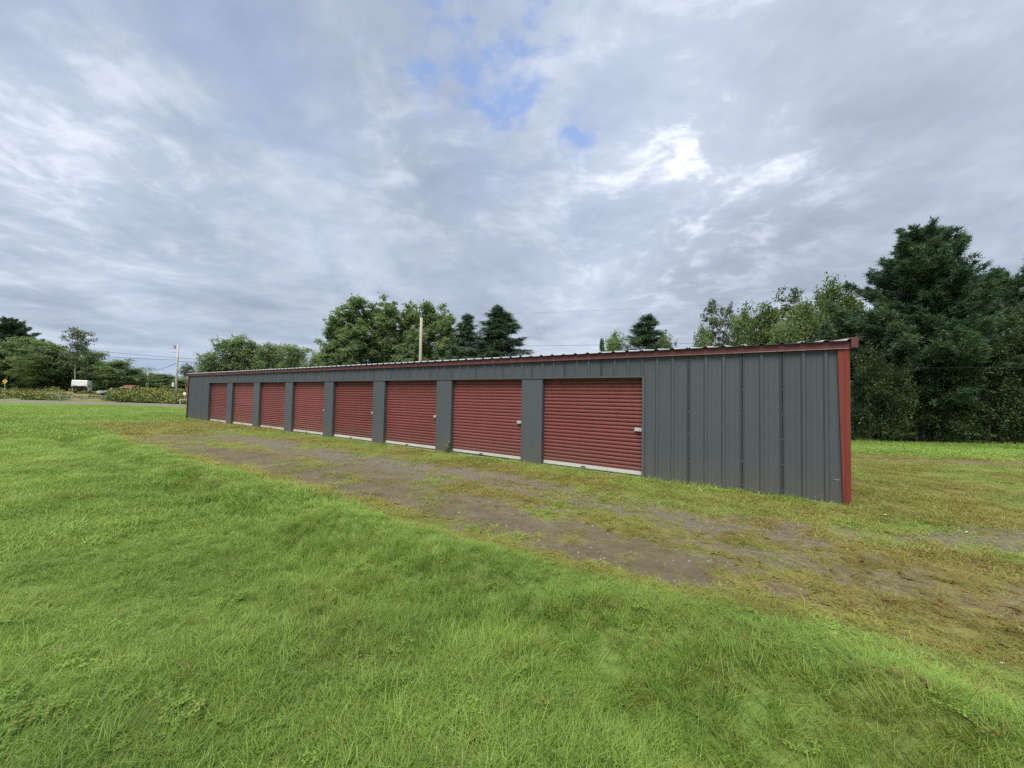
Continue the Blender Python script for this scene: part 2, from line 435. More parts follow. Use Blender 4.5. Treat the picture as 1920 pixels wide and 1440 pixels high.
def zones(x, y):
    """green lawn, dryness, gravel, mud, grass cover: what grows or lies where"""
    x = np.asarray(x, float); y = np.asarray(y, float)
    s, t = to_st(x, y)
    n1 = fbm(x / 1.3, y / 1.3, 41, 4); n2 = fbm(x / 0.42, y / 0.42, 47, 4); n3 = fbm(x / 5.0, y / 5.0, 53, 3)
    ns = fbm(s * FT / 2.6, t / 0.55, 59, 4)                 # streaks along the drive
    nf = fbm(x / 0.22, y / 0.22, 67, 3)
    te = t + (n1 - 0.5) * 0.75 + (n2 - 0.5) * 0.30
    endf = sm(s, 78 + 8 * n3, 99 + 6 * n3)
    tl = te + 0.50 * sm(-s, -9, 1)
    infront = (1 - sm(tl, 4.45, 4.95)) * (1 - endf)
    back = sm(t, -12.0 - 1.5 * n1, -10.8 - 1.5 * n1)
    drive = infront * back
    lawn = 1 - drive
    rightyard = sm(-s, 0.5, 4.0)
    wall = 1 - sm(te, 1.45, 2.1)
    grav = np.exp(-((te - 2.3) / 0.50) ** 4)
    grav_s = sm(s, -2, 5) * (1 - sm(s, 52, 76))
    rt = 1.55 + (s + 1.3) * 0.18
    gravr = np.exp(-((te - rt) / 0.42) ** 4) * rightyard * (1 - sm(-s, 12, 22))
    mud = np.exp(-((te - 4.00) / 0.50) ** 4) * sm(s, -0.5, 6.0) * (1 - sm(s, 42, 66))
    mud2 = np.exp(-((te - 3.3) / 0.5) ** 4) * 0.40 * sm(s, 8, 16) * (1 - sm(s, 45, 66))
    trk = np.exp(-((t + 8.7 - 0.14 * (s + 7)) / 0.75) ** 4) * rightyard
    gravel = np.clip(grav * grav_s * (1 - rightyard) + gravr * 0.85 + trk * 0.8, 0, 1) * drive
    mud = np.clip(mud + mud2, 0, 1) * drive * (1 - 0.5 * gravel)
    bare = np.clip(gravel + mud, 0, 1)
    patch = sm(ns * 0.45 + n2 * 0.25 + nf * 0.30, 0.40, 0.56)
    cover = np.where(lawn > 0.5, 1.0, np.clip(0.36 + 0.60 * patch + 0.22 * sm(-s, -5, 2) * (0.4 + nf), 0, 1))
    cover = np.maximum(cover, wall * (0.75 + 0.25 * patch) * drive)
    cover = cover * (1 - bare * (0.97 - 0.60 * sm(n2 * .35 + ns * .3 + nf * .35, 0.50, 0.61)))
    yard = rightyard * (1 - sm(t, 0.9, 2.2)) * sm(t, -7.8, -6.5)
    cover = np.maximum(cover, yard * (0.35 + 0.65 * sm(n1, 0.32, 0.5)) * (1 - 0.6 * gravel))
    dry = np.clip(0.40 + 0.44 * sm(n1 * 0.6 + n3 * 0.4, 0.36, 0.62), 0, 1)
    dry = dry * drive
    dry = np.where(wall * drive > 0.3, 0.38 + 0.32 * sm(n1, 0.35, 0.65), dry)
    dry = np.where(yard > 0.4, 0.36 + 0.26 * sm(n1, 0.35, 0.65), dry)
    edge = np.exp(-((tl - 4.80) / 0.30) ** 2) * (1 - endf) * back
    dry = np.maximum(dry, edge * (0.30 + 0.75 * n2))
    far = sm(s, 45, 75) * infront
    dry = np.maximum(dry, far * (0.42 + 0.5 * n1)); cover = np.maximum(cover, far * 0.8)
    # worn reddish places of the lawn
    worn = sm(fbm(x / 1.4, y / 1.4, 71, 4), 0.60, 0.78) * lawn * 0.24
    mott = sm(-s, -14, 1) * (1 - sm(t, 5.5, 7.2)) * lawn * back * (0.08 + 0.30 * sm(n1 * .3 + n2 * .7, 0.40, 0.62))
    dry = np.maximum(np.maximum(dry, worn), mott)
    return lawn, dry, gravel, mud, np.clip(cover, 0, 1)

def ground():
    fr = np.radians(np.arange(-66, 66.01, 0.36)); bk = np.radians(np.arange(68, 292.01, 4.0))
    ang = np.concatenate([fr, bk]); na = len(ang)
    rad = [0.0, 0.45]
    while rad[-1] < 32: rad.append(rad[-1] * 1.0155 + 0.002)
    while rad[-1] < 1400: rad.append(rad[-1] * 1.045)
    rad = np.array(rad[1:]); nr = len(rad)
    Rr, A = np.meshgrid(rad, ang, indexing='ij')
    x, y = (Rr * np.sin(A)).ravel(), (Rr * np.cos(A)).ravel()
    z = zg(x, y)
    i, j = np.meshgrid(np.arange(nr - 1), np.arange(na), indexing='ij'); j2 = (j + 1) % na
    q = np.stack([i * na + j, i * na + j2, (i + 1) * na + j2, (i + 1) * na + j], -1).reshape(-1, 4)[:, ::-1]
    V = np.stack([x, y, z], 1)
    V = np.vstack([V, [[0, 0, float(zg(np.array([0.]), np.array([0.]))[0])]]])
    me = np_mesh('ground', V, q, 4, True)
    xx, yy = V[:, 0], V[:, 1]
    lawn, dry, gr, mud, cov = zones(xx, yy)
    for n_, a_ in (('lawn', lawn), ('dry', dry), ('gravel', gr), ('mud', mud), ('cover', cov)): fattr(me, n_, a_)
    mt, nt, out = new_mat('ground_soil')
    gp = geopos(nt)
    aL, aD, aG, aM, aC = (attr(nt, k) for k in ('lawn', 'dry', 'gravel', 'mud', 'cover'))
    f1 = noise(nt, gp, 2.2, 6, 0.6); f2 = noise(nt, gp, 14.0, 6, 0.65); f3 = noise(nt, gp, 70.0, 4, 0.6); f4 = noise(nt, gp, 0.16, 4, 0.55)
    soil = ramp(nt, f2 * 0.5 + f1 * 0.5, [(0.32, (0.095, 0.080, 0.052)), (0.55, (0.15, 0.128, 0.088)), (0.72, (0.205, 0.178, 0.128))])
    mudc = ramp(nt, f2 * 0.45 + f1 * 0.55, [(0.34, (0.088, 0.071, 0.043)), (0.60, (0.138, 0.115, 0.071)), (0.75, (0.195, 0.168, 0.110))])
    vor = nt.nodes.new('ShaderNodeTexVoronoi'); nt.links.new(gp.k, vor.inputs['Vector']); vor.inputs['Scale'].default_value = 42
    stones = ramp(nt, X(nt, vor.outputs['Color']), [(0.15, (0.092, 0.078, 0.056)), (0.6, (0.155, 0.136, 0.102)), (0.95, (0.27, 0.248, 0.20))])
    grc = mix(nt, f1.smooth(0.35, 0.65) * 0.65, stones, (0.138, 0.116, 0.078))
    turf = ramp(nt, f1 * 0.35 + f2 * 0.35 + f4 * 0.3, [(0.36, (0.098, 0.146, 0.034)), (0.52, (0.142, 0.222, 0.050)), (0.66, (0.192, 0.278, 0.070))])
    dryc = ramp(nt, f2 * 0.6 + f1 * 0.4, [(0.34, (0.120, 0.110, 0.034)), (0.55, (0.190, 0.178, 0.050)), (0.72, (0.25, 0.222, 0.080))])
    veg = mix(nt, aD.smooth(0.1, 0.7), turf, dryc)
    c = mix(nt, aM, mix(nt, aL * 0.7, soil, (0.045, 0.036, 0.022)), mudc)
    grit = f3 * 0.9 + noise(nt, gp, 160.0, 2) * 0.5 + 0.32
    c = mix(nt, aG * (f1 * 1.2 + 0.15).clamp(), c, grc)
    c = mix(nt, 1.0, c, xyz(nt, grit, grit, grit), 'MULTIPLY')
    c = mix(nt, (aC * 1.1 + (f2 - 0.5) * 1.1 - 0.12).smooth(0.25, 0.8) * 0.85, c, veg)
    # weedy field across the road
    px, py, pz = sep(nt, gp)
    rdx = (px - float(ROAD_A[0])) * float(rd_n[0]) + (py - float(ROAD_A[1])) * float(rd_n[1])
    c = mix(nt, rdx.smooth(3.5, 7.0) * (px.smooth(-34, -28, 1.0, 0.0)), c, ramp(nt, f1 * 0.4 + f4 * 0.6, [(0.36, (0.085, 0.105, 0.028)), (0.5, (0.17, 0.155, 0.045)), (0.64, (0.24, 0.20, 0.085))]))
    hgt = f2 * 0.6 + f3 * 0.4
    principled(nt, out, c, 0.92, 0, 0.15, bump(nt, hgt, 1.0, 0.028))
    o = link_mesh('ground', me, mt)
    tag(o, 'grassy yard ground with a worn gravel drive along the building', 'ground', kind='structure')
ground()

# road beyond the left end of the building
def road():
    mb = MB(); n = 60
    A, B, S0, S1 = [], [], [], []
    pts = []
    for i in range(n + 1):
        k = -30 + 170 * i / n
        p = ROAD_A + rd_dir * k
        pts.append(p)
    def line(off, dz):
        L = []
        for p in pts:
            q = p + rd_n * off
            base = max(float(zg(np.array([p[0] + rd_n[0] * o2]), np.array([p[1] + rd_n[1] * o2]))[0]) for o2 in (-3.2, -1.6, 0, 1.6, 3.2))
            L.append((q[0], q[1], base + dz))
        return L
    mb.strip(line(-3.3, -0.25), line(-2.9, 0.07)); mb.strip(line(-2.9, 0.07), line(2.9, 0.07)); mb.strip(line(2.9, 0.07), line(3.3, -0.25))
    mt, nt, out = new_mat('old_asphalt')
    gp = geopos(nt)
    f = noise(nt, gp, 0.8, 5, 0.6) * 0.6 + noise(nt, gp, 30, 3) * 0.4
    principled(nt, out, ramp(nt, f, [(0.35, (0.125, 0.118, 0.092)), (0.65, (0.19, 0.18, 0.142))]), 0.9, 0, 0.2)
    o = mb.build('road', mt); tag(o, 'narrow grey country road crossing beyond the lawn', 'road', kind='structure')
    s = MB(); s.strip(line(-5.2, -0.1), line(-3.31, 0.02)); s.strip(line(3.31, 0.02), line(5.4, -0.06))
    mt2, nt, out = new_mat('gravel_shoulder'); gp = geopos(nt)
    f = noise(nt, gp, 1.1, 6, 0.65)
    principled(nt, out, ramp(nt, f, [(0.35, (0.10, 0.12, 0.045)), (0.55, (0.20, 0.185, 0.14)), (0.7, (0.27, 0.25, 0.21))]), 0.95, 0, 0.15)
    o = s.build('road_shoulder', mt2); tag(o, 'pale gravel shoulders along the country road', 'road shoulder', kind='structure')
road()

# ------------------------------------------------------------------ storage building
HEAD, FTOP, FBOT = 2.143, 2.690, 2.565
B = empty('storage_building', (C0[0], C0[1], 0.0), math.atan2(DR[1], DR[0]))
tag(B, 'long low grey metal storage building with eight red roll-up doors', 'building')
S = lambda f: f * FT

def rib_profile(s0, s1, rise=0.030, foot=0.044, top=0.016, minor=True):
    """(x, proud) along the sheet, s in feet, a big rib at every whole foot"""
    pts = [(S(s0), 0.0)]
    k = math.ceil(s0 - 1e-6)
    while k <= s1 + 1e-6:
        c = S(k)
        for dx, p in ((-foot, 0), (-top, rise), (top, rise), (foot, 0)):
            x = c + dx
            if S(s0) + 1e-4 < x < S(s1) - 1e-4: pts.append((x, p))
        if minor:
            for mfrac in (0.36, 0.64):
                c2 = S(k + mfrac)
                for dx, p in ((-0.016, 0), (-0.007, 0.0045), (0.007, 0.0045), (0.016, 0)):
                    x = c2 + dx
                    if S(s0) + 1e-4 < x < S(s1) - 1e-4: pts.append((x, p))
        k += 1
    pts.append((S(s1), 0.0))
    return pts

def siding(name, s0, s1, z0, z1, t=0.0, mat='grey', dz=0.0):
    P = rib_profile(s0, s1); mb = MB()
    mb.strip([(x, t + p, z1) for x, p in P], [(x, t + p, z0) for x, p in P])
    mb.poly([(P[0][0], t, z0), (P[0][0], t, z1), (P[0][0], t - .02, z1), (P[0][0], t - .02, z0)])
    mb.poly([(P[-1][0], t, z1), (P[-1][0], t, z0), (P[-1][0], t - .02, z0), (P[-1][0], t - .02, z1)])
    return mb.build(name, M[mat], B)
full = [(-0.88, 2), (2, 4), (4, 7), (7, 9.88), (88.12, 91), (91, 94), (94, 97), (97, 98.88)]
for i, (a, b) in enumerate(full):
    siding('siding_panel', a, b, 0.012 + 0.006 * (i % 3), FBOT + 0.02, t=0.0006 * (i % 2))
k = 9.88
while k < 88.1:
    b = min(k + 3 if k > 10 else 13.0, 88.12)
    siding('header_panel', k, b, HEAD + 0.03, FBOT + 0.02, t=0.0006 * (int(k) % 2))
    k = b
# pillars, jambs, header trims, doors
def pillar(s0, s1):
    mb = MB(); x0, x1 = S(s0), S(s1); b = 0.006
    zt = HEAD - 0.012
    prof = [(x0, -0.14), (x0, 0.022 - b), (x0 + b, 0.022), (x1 - b, 0.022), (x1, 0.022 - b), (x1, -0.14)]
    mb.strip([(x, t, zt) for x, t in prof], [(x, t, -0.02) for x, t in prof])
    mb.build('pillar', M['pillar'], B)
for k in range(7): pillar(18 + 10 * k, 20 + 10 * k)
def edge_jamb(s_door, sgn):
    mb = MB(); x = S(s_door)
    x2 = x + sgn * 0.055
    prof = [(x, -0.14), (x, 0.036), (x2, 0.036), (x2, 0.0)]
    mb.strip([(a, t, HEAD + 0.03) for a, t in prof], [(a, t, -0.01) for a, t in prof])
    mb.build('door_jamb', M['pillar'], B)
edge_jamb(10, -1); edge_jamb(88, 1)
for k in range(8):
    a, b = 10 + 10 * k - (1 if k else 0), 18 + 10 * k + (1 if k < 7 else 0)
    mb = MB(); mb.box(S(a) + (.0015 if k else 0), S(b) - .0015, -0.10, 0.038, HEAD - 0.008, HEAD + 0.030)
    mb.build('header_trim', M['pillar'], B)

NSL, SL0 = 24, 0.122
PIT = (HEAD + 0.03 - SL0) / NSL
for i_, k_ in enumerate((1.0, 1.10, 0.92)):
    M['red%d' % i_] = paint('red_door_paint_%d' % i_, (0.164 * k_, 0.047 * k_ ** 1.5, 0.042 * k_ ** 1.5), 0.5, 0.12, 0.3, dirt=0.32 + .08 * i_, dirtc=(0.13, 0.085, 0.06))
def slat_mesh(i_):
    w = S(8) - 0.012; mb = MB(); n = 7
    prof = [(-0.008, 0.0)]
    for i in range(n):
        a = i / (n - 1); zz = 0.007 + a * (PIT - 0.011)
        prof.append((0.013 * math.sin(math.pi * a) ** 0.55 if 0 < a < 1 else 0.0, zz))
    prof.append((-0.008, PIT - 0.001))
    mb.strip([(0.006, t, z) for t, z in prof], [(0.006 + w, t, z) for t, z in prof])
    me = mb.mesh('slat'); me.materials.append(M['red%d' % i_])
    me.polygons.foreach_set('use_smooth', [1 < i < n + 0 for i in range(len(me.polygons))])
    return me
slat_mes = [slat_mesh(i_) for i_ in range(3)]
latch_mb = MB()
latch_mb.box(0, 0.17, 0.0, 0.012, -0.035, 0.045); latch_mb.box(-0.005, 0.175, 0.012, 0.026, -0.028, -0.004)
latch_mb.box(0.06, 0.10, 0.026, 0.05, -0.03, 0.012); latch_mb.box(0.012, 0.03, 0.012, 0.022, 0.02, 0.04)
latch_me = latch_mb.mesh('latch'); latch_me.materials.append(M['steel'])
ordn = ['nearest', 'second', 'third', 'fourth', 'fifth', 'sixth', 'seventh', 'farthest']
for k in range(8):
    x0 = S(10 + 10 * k); T = -0.105
    door = MB().box(x0 + .004, x0 + S(8) - .004, T - 0.03, T - 0.014, 0.03, HEAD + 0.06).build('roll_up_door', M['red'], B)
    tag(door, '%s red corrugated roll-up door' % ordn[k])
    for j in range(NSL):
        o = link_mesh('slat', slat_mes[(0, 1, 0, 2, 1, 0, 1, 2)[k]], None, door, (x0, T + random.uniform(-.0012, .0012), SL0 + j * PIT))
    zt = random.uniform(-.004, .006)
    rail = MB().box(x0 + .01, x0 + S(8) - .01, T - .012, T + .024, 0.045 + zt, 0.120).build('bottom_rail', M['rail'], door)
    MB().box(x0 + .012, x0 + S(8) - .012, T - .01, T + .014, 0.005, 0.044 + zt).build('rubber_seal', M['dark'], door)
    hx = x0 + S(8) * 0.53
    MB().box(hx, hx + 0.14, T + .0245, T + .034, 0.062, 0.098).build('pull_handle', M['steel'], door)
    MB().box(hx + .02, hx + 0.12, T + .0345, T + .037, 0.070, 0.090).build('handle_slot', M['dark'], door)
    lo = link_mesh('latch', latch_me, None, door, (x0 + 0.012, T + 0.021, 1.02 + random.uniform(-.015, .015)))
    tag(lo, 'bare steel slide latch')
# slab edge, fascia boards, corner trims
mb = MB(); mb.box(S(-0.95), S(98.95), -9.05, 0.012, -0.30, 0.006); mb.build('concrete_slab', M['concrete'], B)
for k in range(8):
    mb = MB(); x0, x1 = S(10 + 10 * k) + .003, S(18 + 10 * k) - .003
    mb.box(x0, x1, 0.0125, 0.085, -0.25, -0.004); mb.build('door_sill', M['concrete'], B)
cuts = [-1.02, 9, 19.3, 29.5, 40, 50, 59.8, 70, 80, 90, 99.02]
for a, b in zip(cuts[:-1], cuts[1:]):
    mb = MB(); e = random.uniform(-.0015, .0015)
    prof = [(0.02, FTOP), (0.062, FTOP), (0.062 + e, FBOT + 0.012), (0.068, FBOT), (0.040, FBOT - 0.004), (0.02, FBOT)]
    mb.strip([(S(a) + .001, t, z) for t, z in prof], [(S(b) - .001, t, z) for t, z in prof])
    mb.poly([(S(a) + .001, t, z) for t, z in prof]); mb.poly([(S(b) - .001, t, z) for t, z in prof[::-1]])
    mb.build('fascia_board', M['fascia'], B)
def corner(sc, sgn):
    # folded corner flashing, wider at the top, its free edge bent away from the sheet
    x = S(sc); mb = MB(); mid = x + sgn * 0.060
    zb, zt = -0.06, FBOT - 0.005
    def ring(z, w, lift):
        return [(x, -0.12, z), (x, 0.045, z), (mid, 0.047, z), (mid + sgn * 0.012, 0.040, z), (x + sgn * w, 0.036 + lift, z), (x + sgn * w, 0.030 + lift, z)]
    mb.strip(ring(zt, 0.155, 0.004), ring(1.2, 0.128, 0.010)); mb.strip(ring(1.2, 0.128, 0.010), ring(zb, 0.098, 0.020))
    mb.build('corner_trim', M['trim'], B)
corner(-1.0, 1); corner(99.0, -1)
# roof: sheets of three ribs on two slopes, ridge cap, rake trims
SLOPE = 0.1140; EAVE_T, RIDGE_T = 0.105, -4.52
def roof_z(t): return FTOP + 0.006 + (EAVE_T - t) * SLOPE
k = -1.1
while k < 99.05:
    b = min(math.floor(k + 3.01), 99.1)
    P = rib_profile(k, b, rise=0.026, foot=0.05, top=0.016, minor=False)
    mb = MB(); dz = 0.0008 * (int(k) % 2)
    mb.strip([(x, EAVE_T, roof_z(EAVE_T) + p + dz) for x, p in P], [(x, RIDGE_T, roof_z(RIDGE_T) + p + dz) for x, p in P])
    rp = mb.build('roof_panel', M['roof'], B)
    mb = MB()
    mb.strip([(x, EAVE_T + .001, roof_z(EAVE_T) + p - .013 + dz) for x, p in P], [(x, EAVE_T + .001, roof_z(EAVE_T) + p - .002 + dz) for x, p in P])
    mb.strip([(x, RIDGE_T, roof_z(RIDGE_T) + p - .013 + dz) for x, p in P], [(x, EAVE_T + .001, roof_z(EAVE_T) + p - .013 + dz) for x, p in P])
    mb.build('eave_edge', M['edge'], rp)
    mb = MB()
    mb.strip([(x, RIDGE_T, roof_z(RIDGE_T) + p + dz) for x, p in P], [(x, -9.15, roof_z(EAVE_T) + p + dz) for x, p in P])
    mb.build('roof_panel', M['roof'], B)
    k = b
mb = MB(); zr = roof_z(RIDGE_T) + 0.036
mb.strip([(S(-1.2), RIDGE_T + .15, zr - .02), (S(99.2), RIDGE_T + .15, zr - .02)], [(S(-1.2), RIDGE_T, zr), (S(99.2), RIDGE_T, zr)])
mb.strip([(S(-1.2), RIDGE_T, zr), (S(99.2), RIDGE_T, zr)], [(S(-1.2), RIDGE_T - .15, zr - .02), (S(99.2), RIDGE_T - .15, zr - .02)])
mb.build('ridge_cap', M['roof'], B)
for sx, sg in ((-1.0, -1), (99.0, 1)):
    for t0, t1, z0, z1 in ((0.125, RIDGE_T, roof_z(EAVE_T), roof_z(RIDGE_T)), (RIDGE_T, -9.15, roof_z(RIDGE_T), roof_z(EAVE_T))):
        xa, xb = S(sx) + sg * 0.008, S(sx) + sg * 0.095
        mb = MB()
        mb.hexa([(xa, t0, z0 - .125), (xb, t0, z0 - .125), (xb, t1, z1 - .125), (xa, t1, z1 - .125)], [(xa, t0, z0 + .045), (xb, t0, z0 + .045), (xb, t1, z1 + .045), (xa, t1, z1 + .045)])
        mb.build('rake_trim', M['fascia'], B)
# end walls and rear wall
for sx, sg in ((-1.0, 1), (99.0, -1)):
    t0 = -0.13
    while t0 > -9.0:
        t1 = max(t0 - 3 * FT, -9.03); x = S(sx)
        mb = MB(); P = []
        n = 3
        P.append((t0, 0))
        for j in range(n):
            c = t0 - (j + 0.5) * (t0 - t1) / n
            P += [(c + .044, 0), (c + .016, .03), (c - .016, .03), (c - .044, 0)]
        P.append((t1, 0))
        ztop = lambda t: roof_z(t) - 0.09 if t > RIDGE_T else roof_z(2 * RIDGE_T - t) - 0.09
        mb.strip([(x - sg * p, t, ztop(t)) for t, p in P], [(x - sg * p, t, 0.012) for t, p in P])
        mb.build('siding_panel', M['grey'], B); t0 = t1
k = -1.0
while k < 98.9:
    b = min(k + 3, 99.0); P = rib_profile(k, b); mb = MB()
    mb.strip([(x, -9.03 - p, 0.012) for x, p in P], [(x, -9.03 - p, FTOP - .02) for x, p in P]); mb.build('siding_panel', M['grey'], B); k = b
# screws: too small to pick apart
sc = MB()
def screw(x, t, z, r=0.0062):
    b = len(sc.v); sc.v.append((x, t + 0.006, z))
    for i in range(6): sc.v.append((x + r * math.cos(i * 1.0472), t + .001, z + r * math.sin(i * 1.0472)))
    for i in range(6): sc.f.append((b, b + 1 + i, b + 1 + (i + 1) % 6))
for s_ in list(range(0, 10)) + list(range(89, 99)):
    if s_ in (7, 4, 2, 91, 94, 97):
        for j in range(6): screw(S(s_), 0.0315, 0.12 + j * 0.44)
    for z_ in (0.10, 1.56):
        screw(S(s_) + 0.062, 0.001, z_); 
    screw(S(s_) - 0.062, 0.001, 0.08); screw(S(s_) + 0.15, 0.001, 0.07)
for s_ in range(10, 89):
    screw(S(s_) + 0.062, 0.001, HEAD + 0.08)
for s_ in np.arange(-0.6, 99, 2.5): screw(S(s_), 0.066, FBOT + 0.03, 0.005)
o = sc.build('siding_screw', M['galv'], B); o['kind'] = 'stuff'
# torn crease near the foot of the last sheet
mb = MB(); x, z = S(-0.50), 0.375
mb.poly([(x + .085, .0045, z + .030), (x + .03, .009, z + .013), (x + .02, .006, z + .018)])
mb.poly([(x + .03, .009, z + .013), (x - .02, .007, z + .018), (x - .008, .005, z + .024), (x + .02, .006, z + .018)])
o = mb.build('torn_crease', M['galv'], B); tag(o, 'bright torn crease in the siding')

# ------------------------------------------------------------------ trees
def leaves_mesh(name, Cn, size, mat, tint, up=0.5, aspect=0.62, orient=None):
    n = len(Cn)
    N = rng.normal(size=(n, 3)); N[:, 2] = np.abs(N[:, 2]) + up
    N /= np.linalg.norm(N, axis=1)[:, None]
    A = np.cross(N, rng.normal(size=(n, 3))); A /= np.linalg.norm(A, axis=1)[:, None]
    Bv = np.cross(N, A)
    L = (size * rng.uniform(0.55, 1.35, n))[:, None]; W = L * aspect
    V = np.stack([Cn - A * L, Cn - Bv * W + A * L * 0.15, Cn + A * L, Cn + Bv * W - A * L * 0.1], 1).reshape(-1, 3)
    Q = np.arange(4 * n).reshape(-1, 4)
    me = np_mesh(name, V, Q, 4)
    fattr(me, 'tint', np.repeat(np.clip(tint, 0, 1), 4)); me.materials.append(mat)
    return me

def broad_tree(h, rw, mat, seed, n_leaf=7000, leaf=0.13, base=0.22, airy=0.0, trunk=None, lean=0.0, bark='bark', shape='oval', clump=0.55):
    """trunk with limbs, crown of leaf-sized faces in clumps along the limbs"""
    g = np.random.default_rng(seed); trunk = trunk or h * 0.013
    tb = MB(); npt = 7
    tp = [Vector((lean * (i / (npt - 1)) ** 1.3 * h + g.normal(0, .012) * h * (i > 0), g.normal(0, .012) * h * (i > 0), h * 0.94 * i / (npt - 1))) for i in range(npt)]
    tb.tube(tp, [trunk * (1.25 - 1.12 * i / (npt - 1)) for i in range(npt)], 7)
    def on_trunk(a):
        f = a * (npt - 1); i = min(int(f), npt - 2); return tp[i].lerp(tp[i + 1], f - i)
    nb = int(g.integers(24, 32)); cen, csz = [], []
    for b in range(nb):
        a = base + (0.97 - base) * ((b + g.uniform(0, .9)) / nb)
        u = (a - base) / (1 - base)
        if shape == 'oval': pr = math.sin(math.pi * min(1, 0.16 + 0.80 * u)) ** 0.7
        elif shape == 'round': pr = math.sqrt(max(0.05, 1 - (1.55 * u - 0.62) ** 2))
        elif shape == 'column': pr = 0.55 + 0.45 * math.sin(math.pi * min(1, .2 + .75 * u))
        else: pr = max(0.12, 1.05 - u)
        Lb = rw * pr * g.uniform(0.62, 1.15); az = b * 2.4 + g.uniform(-.5, .5); el = g.uniform(.25, .75) + 0.4 * u
        p0 = on_trunk(a * 0.98); d = Vector((math.cos(az) * math.cos(el), math.sin(az) * math.cos(el), math.sin(el)))
        p1 = p0 + d * Lb * .55; p2 = p0 + d * Lb + Vector((0, 0, g.uniform(-.05, .16) * Lb))
        tb.tube([p0, p1, p2], [trunk * .30 * (1.1 - u * .7), trunk * .18, trunk * .06], 4, False)
        nc = max(3, int(3 + Lb * 2.4))
        for c in range(nc):
            f = g.uniform(0.30, 1.06); q = p0.lerp(p2, f) + Vector(g.normal(0, .16 * Lb + .12, 3))
            cen.append(q); csz.append(clump * g.uniform(.55, 1.2))
    for c in range(6): cen.append(tp[-1] + Vector(g.normal(0, .3, 3)) * (h / 14) + Vector((0, 0, g.uniform(0, .06) * h))); csz.append(clump * .6)
    cen = np.array([tuple(c) for c in cen]); csz = np.array(csz); k = len(cen)
    keep = g.uniform(size=k) > airy; cen, csz = cen[keep], csz[keep]; k = len(cen)
    ct = g.uniform(.15, .85, k)
    idx = g.choice(k, n_leaf, p=csz ** 2 / np.sum(csz ** 2))
    off = g.normal(size=(n_leaf, 3)) * (csz[idx] * .55)[:, None] * np.array([1, 1, .72])
    P = cen[idx] + off; P[:, 2] = np.maximum(P[:, 2], 0.15)
    tint = ct[idx] * .68 + g.uniform(0, .32, n_leaf)
    return tb.mesh('trunk', True), leaves_mesh('crown', P, leaf, mat, tint), M[bark]

